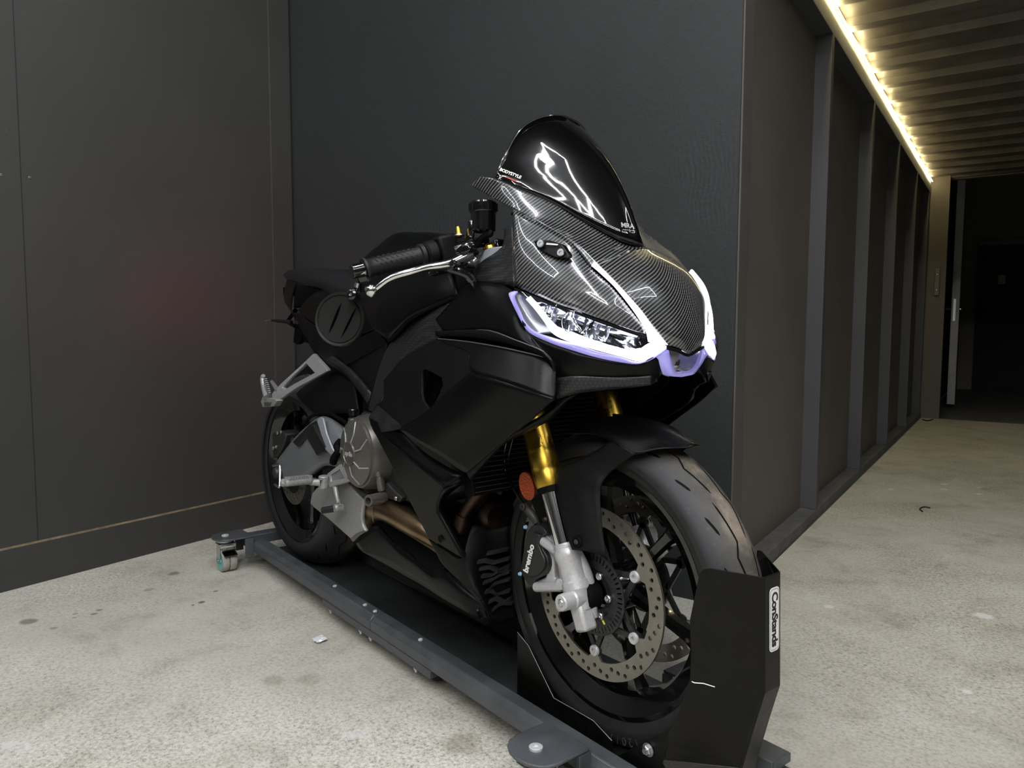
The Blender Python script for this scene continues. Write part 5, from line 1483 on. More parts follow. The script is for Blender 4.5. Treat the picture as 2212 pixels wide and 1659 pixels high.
# ---- tank, seat, tail
def tank():
    # sections from nose of the tank rearwards; each runs flank -> centre line
    rows = [
     [(-0.284,-0.176,0.849),(-0.3,-0.172,0.873),(-0.331,-0.16,0.903),(-0.37,-0.1,0.93),(-0.421,-0.03,0.963)] + [(-.42, 0, .965)],
     [(-0.336,-0.196,0.83),(-0.354,-0.19,0.866),(-0.406,-0.168,0.904),(-0.533,-0.1,0.95),(-0.579,-0.045,1.003)] + [(-0.607,0,1.014)],
     [(-0.421,-0.205,0.806),(-0.443,-0.2,0.843),(-0.501,-0.18,0.884),(-0.627,-0.11,0.947),(-0.693,-0.05,1.01)] + [(-0.715,0,1.028)],
     [(-0.502,-0.196,0.774),(-0.543,-0.196,0.811),(-0.601,-0.18,0.851),(-0.7,-0.12,0.923),(-0.752,-0.06,1.013)] + [(-0.801,0,1.032)],
     [(-0.564,-0.18,0.757),(-0.621,-0.182,0.787),(-0.673,-0.17,0.831),(-0.773,-0.12,0.898),(-0.849,-0.06,0.987)] + [(-0.876,0,1.011)],
     [(-0.653,-0.16,0.78),(-0.7,-0.16,0.798),(-0.752,-0.15,0.833),(-0.836,-0.11,0.889),(-0.929,-0.06,0.963)] + [(-0.962,0,0.976)]]
    o = sheet('fuel_tank', full(rows), M['matte'], B, nu=4, nv=5, solid=.004, angle=180)
    # front tank cover behind the cockpit panel
    for s in (1, -1):
        r = [[Vector((p[0], s*p[1], p[2])) for p in rr] for rr in [
         [(-0.287,-0.175,0.85),(-0.301,-0.171,0.874),(-0.332,-0.158,0.902)], [(-0.268,-0.172,0.863),(-0.281,-0.168,0.884),(-0.317,-0.15,0.91)], [(-0.226,-0.172,0.873),(-0.243,-0.165,0.896),(-0.286,-0.14,0.922)]]]
        sheet('tank_cover', r, M['matte'], o, nu=4, nv=3, solid=.003, angle=180)
    hump = full([
     [(-0.693,-0.03,1.028),(-0.69,-0.015,1.03)] + [(-.72, 0, 1.045)],
     [(-0.784,-0.06,1.008),(-0.788,-0.03,1.034)] + [(-.80, 0, 1.042)],
     [(-0.873,-0.075,0.978),(-0.847,-0.04,1.002)] + [(-.93, 0, 1.010)],
     [(-0.91,-0.08,0.954),(-0.947,-0.045,0.978)] + [(-1.0, 0, .965)]])
    return o
tank()
def seat():
    rows = [
     [(-1.564,-0.02,0.961),(-1.576,-0.012,0.969)] + [(-1.60, 0, .958)],
     [(-1.466,-0.05,0.94),(-1.469,-0.045,0.962),(-1.498,-0.03,0.975)] + [(-1.585, 0, .968)],
     [(-1.229,-0.095,0.913),(-1.245,-0.092,0.934),(-1.32,-0.06,0.965)] + [(-1.50, 0, .975)],
     [(-1.053,-0.118,0.892),(-1.067,-0.118,0.919),(-1.144,-0.08,0.957)] + [(-1.36, 0, .973)],
     [(-0.971,-0.128,0.872),(-0.973,-0.128,0.907),(-1.04,-0.085,0.947)] + [(-1.24, 0, .955)],
     [(-0.878,-0.13,0.847),(-0.876,-0.13,0.89),(-0.947,-0.085,0.935)] + [(-1.15, 0, .93)],
     [(-0.798,-0.13,0.846),(-0.803,-0.13,0.881),(-0.892,-0.085,0.922)] + [(-1.08, 0, .91)]]
    rows[0] = [rows[0][0], rows[0][0], rows[0][1], rows[0][2]]
    o = sheet('passenger_seat', full(rows), M['seat'], B, nu=4, nv=5, solid=.008, angle=180)
    mid = full([
     [(-0.869,-0.125,0.841),(-0.857,-0.12,0.865)] + [(-1.14, 0, .87)],
     [(-0.762,-0.13,0.804),(-0.768,-0.12,0.83)] + [(-1.0, 0, .855)],
     [(-0.702,-0.13,0.787),(-0.726,-0.11,0.816)] + [(-.9, 0, .865)]])
    sheet('rider_seat', mid, M['seat'], B, nu=4, nv=4, solid=.01, angle=180)
seat()
def tail(s):
    def QR(rows): return [[Vector((p[0], s*p[1], p[2])) for p in r] for r in rows]
    # rear end cap
    cap = QR([
     [(-1.482,-0.045,0.941),(-1.508,-0.04,0.918),(-1.532,-0.036,0.888),(-1.521,-0.036,0.864),(-1.44,-0.045,0.836)],
     [(-1.371,-0.07,0.931),(-1.4,-0.068,0.905),(-1.422,-0.066,0.876),(-1.415,-0.066,0.846),(-1.369,-0.07,0.82)],
     [(-1.302,-0.085,0.921),(-1.329,-0.085,0.895),(-1.347,-0.084,0.866),(-1.349,-0.084,0.837),(-1.318,-0.085,0.804)]])
    o = sheet('tail_fairing', cap, M['matte'], B, nu=4, nv=4, solid=.003, angle=180)
    sheet('tail_recess', QR([[(-1.302,-0.085,0.92),(-1.322,-0.085,0.88),(-1.343,-0.08,0.844)], [(-1.16,-0.1,0.902),(-1.236,-0.085,0.878),(-1.297,-0.075,0.844)], [(-1.063,-0.112,0.891),(-1.103,-0.1,0.873),(-1.158,-0.09,0.855)]]), M['dim'], o, nu=4, nv=4, solid=.002, angle=180)
    # upper flank, bluish matte panel with a pointed rear
    fl = QR([
     [(-1.278,-0.092,0.836),(-1.275,-0.092,0.833),(-1.271,-0.092,0.83)],
     [(-1.166,-0.108,0.868),(-1.153,-0.11,0.836),(-1.142,-0.11,0.799)],
     [(-1.042,-0.12,0.888),(-1.003,-0.132,0.834),(-0.999,-0.128,0.777)],
     [(-0.894,-0.135,0.866),(-0.838,-0.15,0.804),(-0.847,-0.14,0.756)],
     [(-0.769,-0.145,0.851),(-0.716,-0.16,0.804),(-0.724,-0.15,0.767)],
     [(-0.699,-0.15,0.824),(-0.662,-0.16,0.801),(-0.661,-0.156,0.78)]])
    sheet('tail_panel', fl, M['matte'], o, nu=4, nv=4, solid=.003, angle=180)
    # dark side body between tail and frame
    b1 = QR([
     [(-1.337,-0.086,0.829),(-1.308,-0.086,0.807),(-1.274,-0.086,0.776)],
     [(-1.26,-0.094,0.824),(-1.237,-0.094,0.793),(-1.212,-0.092,0.742)],
     [(-1.142,-0.11,0.795),(-1.128,-0.108,0.763),(-1.126,-0.1,0.697)],
     [(-1.003,-0.126,0.774),(-0.992,-0.122,0.735),(-1.002,-0.11,0.673)],
     [(-0.851,-0.138,0.756),(-0.859,-0.132,0.719),(-0.89,-0.12,0.649)],
     [(-0.728,-0.148,0.767),(-0.753,-0.142,0.717),(-0.809,-0.128,0.618)],
     [(-0.661,-0.156,0.78),(-0.666,-0.15,0.725),(-0.735,-0.134,0.582)],
     [(-0.6,-0.16,0.75),(-0.623,-0.155,0.693),(-0.699,-0.138,0.579)]])
    sheet('side_panel', b1, M['plastic'], o, nu=4, nv=4, solid=.003, angle=180)
    b2 = plate('seat_cowl', QR([[(-0.862,-0.136,0.684),(-0.597,-0.163,0.749),(-0.651,-0.161,0.779),(-0.774,-0.15,0.755),(-0.958,-0.134,0.734),(-0.917,-0.136,0.711)]])[0], M['matte'], o, d=(0, s*.004, 0), bevel=.001)
    st_ = QR([[(-0.999,-0.128,0.696),(-0.96,-0.132,0.704)], [(-0.893,-0.132,0.669),(-0.86,-0.137,0.68)], [(-0.806,-0.136,0.627),(-0.778,-0.142,0.648)], [(-0.736,-0.14,0.59),(-0.714,-0.146,0.62)]])
    sheet('subframe_strut', st_, M['carrier'], o, nu=2, nv=3, solid=.008, angle=180)
tail(1); tail(-1)
# tail light glowing at the very rear, and the plate holder with a short indicator
box('tail_light_housing', (-1.545, 0.0, .905), (.030, .056, .030), M['dim'], B, bevel=.003)
tl_ = box('tail_light', (-1.5605, 0.0, .905), (.002, .044, .020), M['taillight'], B)
tl_['label'] = 'lit red tail light'
ph = plate('plate_holder', [(-1.523,-0.01,0.73),(-1.509,-0.01,0.774),(-1.492,-0.01,0.793),(-1.446,-0.01,0.793),(-1.435,-0.01,0.775),(-1.464,-0.01,0.734),(-1.496,-0.01,0.724)], M['dim'], B, d=(0, .02, 0), bevel=.002)
tube('plate_arm', [(-1.52, 0, .84), (-1.60, 0, .80), (-1.517,0,0.785)], .008, M['dim'], B)
ind = tube('indicator', [(-1.471,-0.035,0.799),(-1.529,-0.06,0.804),(-1.553,-0.07,0.806)], [.007, .006, .004], M['gloss'], B, seg=10)
tube('indicator_lens', [(-1.553,-0.07,0.806),(-1.587,-0.08,0.804)], [.005, .003], M['chrome'], ind, seg=10)
tube('wire', [(-1.526,-0.05,0.802),(-1.494,-0.045,0.796),(-1.475,-0.03,0.802)], .0016, M['gold'], ind, seg=6, smooth_n=4)

# ---- frame, engine, exhaust
def frame(s):
    def QR(rows): return [[Vector((p[0], s*p[1], p[2])) for p in r] for r in rows]
    rows = QR([
     [(-0.283,-0.176,0.847),(-0.278,-0.185,0.824),(-0.287,-0.19,0.801)],
     [(-0.329,-0.186,0.832),(-0.311,-0.196,0.806),(-0.308,-0.198,0.777)],
     [(-0.381,-0.19,0.815),(-0.345,-0.202,0.787),(-0.321,-0.206,0.757)],
     [(-0.453,-0.186,0.795),(-0.386,-0.204,0.768),(-0.356,-0.212,0.747)],
     [(-0.514,-0.18,0.769),(-0.45,-0.2,0.74),(-0.424,-0.21,0.723)],
     [(-0.57,-0.172,0.744),(-0.509,-0.195,0.71),(-0.482,-0.205,0.696)],
     [(-0.623,-0.165,0.699),(-0.571,-0.182,0.675),(-0.539,-0.195,0.667)],
     [(-0.669,-0.158,0.641),(-0.625,-0.172,0.628),(-0.579,-0.185,0.619)],
     [(-0.717,-0.15,0.579),(-0.679,-0.16,0.58),(-0.639,-0.17,0.588)]])
    o = sheet('main_frame', rows, M['mesh_plastic'], B, nu=4, nv=4, solid=.004, angle=180)
    ln = QR([[(-0.282,-0.18,0.847),(-0.342,-0.198,0.828),(-0.427,-0.204,0.802),(-0.496,-0.196,0.772),(-0.555,-0.184,0.755)]])[0]
    tube('tank_seal', [p+Vector((0, s*.004, 0)) for p in ln], .004, M['dim'], o, seg=8, smooth_n=4)
frame(1); frame(-1)

cc = Vector((-0.736,-0.175,0.47))
eng = box('engine_block', (cc.x+.07, 0, cc.z-.005), (.30, .25, .20), M['engine'], B, bevel=.012)
box('cylinder_head', (cc.x+.24, 0, cc.z+.03), (.20, .24, .22), M['engine'], B, ux=(.94, 0, .34), uz=(-.34, 0, .94), bevel=.01)
box('inner_core', (-.62, 0, .66), (.42, .22, .26), M['dim'], B, bevel=.01)
box('air_box', (-.36, 0, .80), (.30, .20, .20), M['dim'], B, bevel=.01)
R0 = .088
clc = lathe('clutch_cover', [(0, .020), (.026, .020), (.027, .022), (.030, .022), (.031, .018), (.060, .012), (.078, .004), (.0825, .003), (.0835, -.003), (.088, -.004), (.094, -.02), (.098, -.06)], cc, (0, -1, 0), M['cover'], B, seg=64, angle=30)
g = Geo()
for k in range(7):
    a = math.radians(18+360*k/7)
    d0 = Vector((math.cos(a), 0, math.sin(a)))
    p0 = cc+d0*.031+Vector((0, -.019, 0)); p1 = cc+d0*.055+Vector((0, -.0145, 0))
    a2 = a+math.radians(14); p2 = cc+Vector((math.cos(a2), 0, math.sin(a2)))*.080+Vector((0, -.0045, 0))
    g.add(tube_geo([p0, p1, p2], .0021, 6))
mk('cover_ribs', g.v, g.f, M['cast'], clc)
text('lettering', 'aprilia', cc+Vector((0, -.0207, .0)), (1, 0, 0), (0, 0, 1), .017, M['grey_print'], clc, bold=.01)
oc = Vector((-0.766,-0.165,0.552))
fc_ = lathe('oil_filler_cap', [(0, .026), (.010, .026), (.0125, .023), (.0125, .010), (.008, .008), (.0105, .006), (.0105, .003), (.0125, .001), (.0125, -.02)], oc, (0, 0, 1), M['gloss'], B, seg=24)
lathe('cap_collar', [(.0127, -.002), (.0140, -.002), (.0140, .003), (.0127, .003)], oc, (0, 0, 1), M['steel'], fc_, seg=24, closed=True)
lathe('cap_neck', [(.013, -.002), (.015, -.008), (.02, -.04)], oc, (0, 0, 1), M['cover'], fc_, seg=24)
# water pump hose joints
wj = lathe('hose_joint', [(0, .03), (.007, .03), (.009, .026), (.009, .018), (.007, .016), (.009, .012), (.010, 0), (.010, -.02)], (-0.657,-0.15,0.406), (0, -.2, 1), M['cover'], B, seg=20)
wp = plate('pump_cover', [(-0.675,-0.14,0.392),(-0.645,-0.14,0.406),(-0.611,-0.14,0.392),(-0.572,-0.14,0.382),(-0.585,-0.14,0.368),(-0.634,-0.14,0.367),(-0.669,-0.14,0.375)], M['engine_alu'], B, d=(0, .03, 0), bevel=.003) if 'engine_alu' in M else \
     plate('pump_cover', [(-0.675,-0.14,0.392),(-0.645,-0.14,0.406),(-0.611,-0.14,0.392),(-0.572,-0.14,0.382),(-0.585,-0.14,0.368),(-0.634,-0.14,0.367),(-0.669,-0.14,0.375)], M['engine'], B, d=(0, .03, 0), bevel=.003)
for q in ((-0.655,-0.142,0.407), (-0.667,-0.142,0.374), (-0.59,-0.142,0.377)):
    bolt('bolt', q, (0, -1, 0), .0055, .006, M['steel'], wp)
fb = lathe('frame_bush', [(.0085, .006), (.0135, .006), (.0145, .003), (.0145, -.05), (.0085, -.05)], (-0.637,-0.19,0.37), (.35, -1, .05), M['cover'], B, seg=28, closed=True)
tube('engine_brace', [(-0.832,-0.15,0.394),(-0.78,-0.155,0.376),(-0.716,-0.16,0.361)], .0075, M['engine'], B, seg=10, smooth_n=3)
tube('water_hose', [(-0.729,-0.13,0.34),(-0.694,-0.12,0.341),(-0.642,-0.11,0.345),(-0.609,-0.09,0.339)], .018, M['dim'], B, seg=14, smooth_n=3)
# exhaust
ex = tube('exhaust_pipe', [(-0.82,-0.1,0.259),(-0.778,-0.115,0.295),(-0.709,-0.125,0.325),(-0.641,-0.13,0.332),(-0.564,-0.13,0.326),(-0.5,-0.125,0.316),(-0.436,-0.11,0.296)], [.022, .026, .028, .029, .029, .028, .026], M['pipe'], B, seg=24, smooth_n=5)
ex['label'] = 'bronze heat tinted exhaust pipe'
tube('weld_seam', [Vector((-0.691,-0.127,0.326))+Vector((math.cos(t)*0, 0, 0))+Vector((.004*math.cos(t), -.0295*abs(math.cos(t/2)) , .0295*math.sin(t))) for t in [PI/2-PI*k/10 for k in range(11)]], .0013, M['pipe'], ex, seg=6)
tube('exhaust_link', [(-0.851,-0.09,0.304),(-0.833,-0.09,0.28),(-0.845,-0.08,0.24),(-0.833,-0.07,0.209)], .026, M['pipe_dark'], B, seg=20, smooth_n=4)
for s in (1, -1):
    tube('header_pipe', [Vector((p[0], s*p[1], p[2])) for p in [(-0.352,-0.045,0.445),(-0.394,-0.05,0.399),(-0.426,-0.055,0.359),(-0.433,-0.058,0.33)]], [.0195, .0195, .0195, .0195], M['pipe_dark'], B, seg=20, smooth_n=4)
    tube('pipe_clamp', [Vector((p[0], s*p[1], p[2])) for p in [(-0.43,-0.055,0.356),(-0.437,-0.058,0.325),(-0.442,-0.06,0.302)]], [.023, .025, .026], M['pipe_dark'], B, seg=20)
can = lathe('oil_filter', [(0, .07), (.032, .068), (.040, .058), (.042, .04), (.042, -.05), (0, -.05)], (-0.408,0,0.361), (.8, -.25, 0), M['pipe_dark'], B, seg=32)
# radiator with fins and lower guard
def radiator():
    c = Vector((-.245, 0, .548)); ux = Vector((0, 1, 0)); uz = Vector((-.20, 0, 1)).normalized(); un = Vector((1, 0, .20)).normalized()
    o = box('radiator', c, (.03, .38, .19), M['dim'], B, ux=un, uy=ux, uz=uz, bevel=.004)
    g = Geo()
    for k in range(20):
        z = -.088+.176*k/19
        g.add(boxgeo(c+uz*z+un*.017, (.006, .37, .0016), un, ux, uz))
    mk('radiator_fins', g.v, g.f, M['fin'], o, smooth=False)
M['fin'] = plain('radiator fin', (.045, .042, .038), .5, metal=.5)
radiator()

# dark inner walls of the fairing
for s in (1, -1):
    plate('inner_duct', [Vector((p[0], s*p[1], p[2])) for p in [(-0.459,-0.165,0.802),(-0.307,-0.165,0.843),(-0.12,-0.165,0.843),(-0.018,-0.165,0.744),(-0.029,-0.165,0.671),(-0.106,-0.165,0.618),(-0.283,-0.165,0.643),(-0.563,-0.165,0.621),(-0.562,-0.165,0.686)]], M['dim'], B, d=(0, s*.004, 0))
box('sump', (-.52, 0, .235), (.52, .24, .16), M['dim'], B, bevel=.02)
box('rear_core', (-1.16, 0, .80), (.36, .12, .14), M['dim'], B, bevel=.02)

# ---- swingarm, foot controls, rear mudguard
def Y3(P, s): return [Vector((p[0], s*p[1], p[2])) for p in P]
def swingarm(s):
    rows = [
     [(-1.43,-0.118,0.335),(-1.408,-0.118,0.294),(-1.391,-0.116,0.262)],
     [(-1.309,-0.124,0.405),(-1.262,-0.132,0.363),(-1.27,-0.124,0.302)],
     [(-1.224,-0.128,0.451),(-1.159,-0.142,0.4),(-1.144,-0.132,0.338)],
     [(-1.126,-0.128,0.498),(-1.044,-0.148,0.443),(-1.042,-0.136,0.382)],
     [(-1.056,-0.126,0.526),(-0.953,-0.15,0.475),(-0.97,-0.138,0.399)],
     [(-0.995,-0.124,0.53),(-0.888,-0.148,0.48),(-0.899,-0.136,0.401)],
     [(-0.916,-0.118,0.512),(-0.85,-0.14,0.468),(-0.851,-0.13,0.398)]]
    o = sheet('swingarm', [Y3(r, s) for r in rows], M['alu'], B, nu=4, nv=4, solid=.03, angle=180)
    sp = Y3([(-1.033,-0.146,0.519),(-1.008,-0.146,0.531),(-0.965,-0.149,0.534),(-0.93,-0.155,0.503),(-0.9,-0.156,0.458),(-0.917,-0.156,0.462),(-0.956,-0.156,0.447),(-0.976,-0.153,0.485)], s)
    gd = plate('swingarm_guard', Y3([(-1.228,-0.14,0.433),(-1.094,-0.142,0.502),(-1.036,-0.146,0.52),(-0.949,-0.158,0.449),(-0.955,-0.158,0.441),(-1.01,-0.158,0.423),(-1.086,-0.152,0.46),(-1.107,-0.151,0.465),(-1.169,-0.147,0.426)], s), M['gloss2'], o, d=(0, s*.012, 0), bevel=.002)
    g = Geo()
    for k in range(7):
        a = Vector((-1.024,-0.15,0.511)); b = Vector((-0.944,-0.161,0.457))
        a2 = a+Vector((-.0045*k, 0, -.0010*k)); b2 = b+Vector((-.0045*k, 0, .002*k))
        g.add(tube_geo([Vector((a2.x, s*a2.y, a2.z)), Vector((b2.x, s*b2.y, b2.z))], .0013, 6))
    mk('guard_ribs', g.v, g.f, M['carrier'], gd)
    # raised blade of the frame casting next to the guard
    pl = plate('swingarm_blade', Y3([(-1.024,-0.15,0.521),(-0.999,-0.15,0.533),(-0.984,-0.15,0.532),(-0.951,-0.156,0.495),(-0.915,-0.157,0.46),(-0.904,-0.156,0.45),(-0.918,-0.156,0.436),(-0.952,-0.158,0.447),(-0.984,-0.155,0.484)], s), M['silver_blue'], o, d=(0, s*.006, 0), bevel=.002)
M['gloss2'] = plain('satin black guard', (.009, .009, .009), .35)
M['silver_blue'] = plain('bright silver paint', (.36, .38, .43), .35, metal=.4)
swingarm(1); swingarm(-1)
ax_ = lathe('rear_axle', [(0, .03), (.008, .03), (.016, .026), (.020, .018), (.020, -.02)], (-1.37, -.118, .315), (0, -1, 0), M['engine'], B, seg=24)
def caliper_r():
    return plate('brake_caliper', [(-1.483,-0.105,0.429),(-1.413,-0.105,0.445),(-1.363,-0.105,0.438),(-1.388,-0.105,0.399),(-1.438,-0.105,0.357),(-1.48,-0.105,0.343)], M['engine'], B, d=(0, .05, 0), bevel=.005)
cr_ = caliper_r()
for q in ((-1.464,-0.107,0.38), (-1.439,-0.107,0.388), (-1.424,-0.107,0.436), (-1.392,-0.107,0.443)):
    bolt('bolt', q, (0, -1, 0), .006, .006, M['steel'], cr_)
# foot peg bracket plate
fp = plate('footrest_plate', [(-1.038,-0.15,0.324),(-0.917,-0.152,0.377),(-0.822,-0.155,0.381),(-0.775,-0.158,0.36),(-0.723,-0.16,0.351),(-0.736,-0.16,0.329),(-0.742,-0.16,0.304),(-0.737,-0.16,0.283),(-0.718,-0.16,0.27),(-0.753,-0.16,0.251),(-0.79,-0.16,0.228),(-0.809,-0.16,0.233),(-0.925,-0.156,0.251),(-1.057,-0.15,0.265),(-1.082,-0.15,0.271),(-1.065,-0.15,0.305)], M['cast'], B, d=(0, .012, 0), bevel=.004)
plate('plate_rib', [(-0.712,-0.163,0.272),(-0.748,-0.163,0.253),(-0.784,-0.163,0.229),(-0.8,-0.163,0.235),(-0.763,-0.163,0.257),(-0.727,-0.163,0.272)], M['cover'], fp, d=(0, .014, 0), bevel=.001)
pb = plate('footrest_bracket', [(-0.913,-0.185,0.375),(-0.887,-0.182,0.396),(-0.829,-0.176,0.428),(-0.795,-0.176,0.412),(-0.77,-0.178,0.393),(-0.813,-0.182,0.379),(-0.868,-0.186,0.362)], M['cast'], fp, d=(0, .016, 0), holes=[[(-0.868,-0.184,0.394),(-0.821,-0.18,0.416),(-0.795,-0.18,0.398),(-0.864,-0.185,0.378)]], bevel=.002)
plate('bracket_web', [(-0.88,-0.18,0.392),(-0.829,-0.176,0.414),(-0.803,-0.176,0.397),(-0.873,-0.181,0.375)], M['alu'], fp, d=(0, .006, 0))
pv = tube('peg_pivot', [(-0.884,-0.195,0.391),(-0.886,-0.195,0.358)], .0135, M['cast'], fp, seg=20, bevel=.002)
tube('pivot_pin', [(-0.871,-0.209,0.388),(-0.871,-0.209,0.385)], .006, M['steel'], fp, seg=14)
pg = tube('footrest', [(-0.88,-0.205,0.375),(-0.896,-0.225,0.376),(-0.892,-0.232,0.382),(-0.892,-0.292,0.383),(-0.892,-0.297,0.384)], [.010, .009, .0105, .0095, .008], M['cast'], fp, seg=16, smooth_n=2)
g = Geo()
_a = Vector((-0.892,-0.232,0.387)); _b = Vector((-0.891,-0.29,0.389))
for k in range(9):
    p = _a.lerp(_b, k/8)
    g.add(boxgeo(p+Vector((0, 0, .006)), (.018, .0028, .007), (1, .5, 0), (-.5, 1, 0)))
mk('footrest_teeth', g.v, g.f, M['cast'], fp, smooth=False)
tube('peg_tip', [(-0.896,-0.298,0.387),(-0.905,-0.298,0.378)], [.009, .008], M['cast'], fp, seg=14)
tube('heel_guard', [(-1.23,-0.2,0.367),(-1.172,-0.205,0.379),(-1.157,-0.207,0.37),(-1.142,-0.215,0.327),(-1.147,-0.216,0.318),(-1.192,-0.21,0.317)], .0035, M['steel'], fp, seg=8, smooth_n=3)
pd = tube('brake_pedal', [(-0.855,-0.175,0.366),(-0.84,-0.18,0.347),(-0.821,-0.184,0.329),(-0.809,-0.186,0.319)], [.009, .006, .0055, .009], M['cast'], B, seg=14, smooth_n=3)
lathe('pedal_boss', [(0, .014), (.009, .014), (.0105, .011), (.0105, -.008), (0, -.008)], (-0.814,-0.185,0.317), (0, -1, 0), M['cast'], pd, seg=18)
tube('pedal_rubber', [(-0.822,-0.19,0.315),(-0.852,-0.215,0.307)], [.0095, .0085], M['grip'], pd, seg=16, bevel=.001)
bolt('pedal_bolt', (-0.793,-0.196,0.332), (-.3, -1, .4), .004, .003, M['steel'], pd)
# master cylinder hoses by the swingarm pivot
tube('brake_hose', [(-0.876,-0.15,0.484),(-0.885,-0.155,0.468),(-0.874,-0.158,0.454),(-0.897,-0.158,0.432),(-0.908,-0.156,0.418)], [.006, .010, .009, .011, .010], M['dim'], B, seg=12, smooth_n=4)
tube('swingarm_cable', [(-1.189,-0.12,0.492),(-1.119,-0.125,0.521),(-1.061,-0.125,0.536),(-0.993,-0.125,0.542),(-0.926,-0.125,0.533),(-0.884,-0.125,0.525)], .005, M['dim'], B, seg=10, smooth_n=4)
# passenger peg hanger
def hanger(s):
    out = Y3([(-1.121,-0.115,0.706),(-1.017,-0.12,0.666),(-1.012,-0.121,0.661),(-1.164,-0.15,0.604),(-1.256,-0.18,0.554),(-1.273,-0.182,0.564),(-1.28,-0.182,0.578),(-1.238,-0.17,0.611),(-1.186,-0.14,0.657)], s)
    hole = Y3([(-1.151,-0.124,0.676),(-1.084,-0.128,0.652),(-1.163,-0.15,0.62),(-1.216,-0.166,0.596),(-1.229,-0.168,0.602),(-1.195,-0.148,0.638)], s)
    o = plate('passenger_hanger', out, M['cast'], B, d=(0, s*.012, 0), holes=[hole], bevel=.002)
    blk = Y3([(-1.333,-0.19,0.567),(-1.235,-0.188,0.567),(-1.223,-0.187,0.563),(-1.251,-0.188,0.544),(-1.335,-0.19,0.534),(-1.35,-0.19,0.55)], s)
    plate('peg_block', blk, M['cast'], o, d=(0, s*.022, 0), bevel=.002)
    plate('peg_slot', Y3([(-1.316,-0.19,0.551),(-1.261,-0.19,0.556),(-1.273,-0.19,0.543),(-1.321,-0.19,0.539)], s), M['cover'], o, d=(0, s*.002, 0))
    tube('passenger_peg', Y3([(-1.295,-0.188,0.568),(-1.33,-0.186,0.599),(-1.345,-0.184,0.625),(-1.337,-0.184,0.632)], s), [.012, .0085, .0075, .006], M['cast'], o, seg=14, smooth_n=3)
    g = Geo()
    for k in range(8):
        p = Vector((-1.272,-0.192,0.583)).lerp(Vector((-1.306,-0.19,0.622)), k/7); p.y *= s
        g.add(boxgeo(p, (.012, .008, .0025), (1, 0, .5), (0, 1, 0), (-.5, 0, 1)))
    mk('peg_ribs', g.v, g.f, M['cast'], o, smooth=False)
    tube('peg_stop', Y3([(-1.253,-0.172,0.592),(-1.311,-0.168,0.615)], s), [.008, .005], M['alu'], o, seg=10)
hanger(1); hanger(-1)
# rear hugger
hg = full([
 [(-1.058,-0.105,0.525),(-1.182,-0.1,0.534),(-1.31,-0.09,0.573)] + [(-1.415,-0.03,0.586)] + [(-1.60, 0, .575)],
 [(-0.981,-0.108,0.542),(-1.067,-0.1,0.575),(-1.163,-0.085,0.619)] + [(-1.268,-0.03,0.629)] + [(-1.46, 0, .650)],
 [(-0.9,-0.11,0.55),(-0.947,-0.1,0.6),(-1.005,-0.085,0.646)] + [(-1.104,-0.03,0.655)] + [(-1.32, 0, .672)],
 [(-0.845,-0.11,0.555),(-0.877,-0.1,0.599),(-0.92,-0.085,0.64)] + [(-1.014,-0.03,0.652)] + [(-1.20, 0, .66)]])
sheet('hugger', hg, M['plastic'], B, nu=4, nv=4, solid=.003, angle=180)
box('shock', (-1.02, 0, .50), (.09, .09, .30), M['dim'], B, bevel=.02)

# ---- handlebar, grips, levers, reservoir
def F(z, y): return Vector((-.004-.42*(z-.300), y, z))
tc = box('triple_clamp', F(.935, 0)+Vector((.012, 0, 0)), (.075, .25, .028), M['gloss'], B, ux=(.924, 0, .38), uz=(-.38, 0, .924), bevel=.006)
box('lower_clamp', F(.715, 0)+Vector((.01, 0, 0)), (.07, .25, .035), M['dim'], B, ux=(.924, 0, .38), uz=(-.38, 0, .924), bevel=.006)
tube('steering_stem', [F(.70, 0)+Vector((-.02, 0, 0)), F(.95, 0)+Vector((-.02, 0, 0))], .022, M['dim'], B)
sb = plate('clip_on', [(-0.237,-0.168,0.904),(-0.231,-0.166,0.93),(-0.207,-0.164,0.937),(-0.162,-0.16,0.937),(-0.177,-0.162,0.924),(-0.205,-0.165,0.915),(-0.222,-0.168,0.906)], M['silver_blue'], B, d=(0, .02, 0), bevel=.003)
lathe('adjuster', [(0, .012), (.004, .012), (.008, .010), (.010, .004), (.016, .003), (.016, -.003)], (-0.211,-0.15,0.936), (-.3, 0, 1), M['gold'], B, seg=24)
gp0 = Vector((-0.317,-0.365,0.893)); gp1 = Vector((-0.297,-0.245,0.925)); gd_ = (gp1-gp0).normalized()
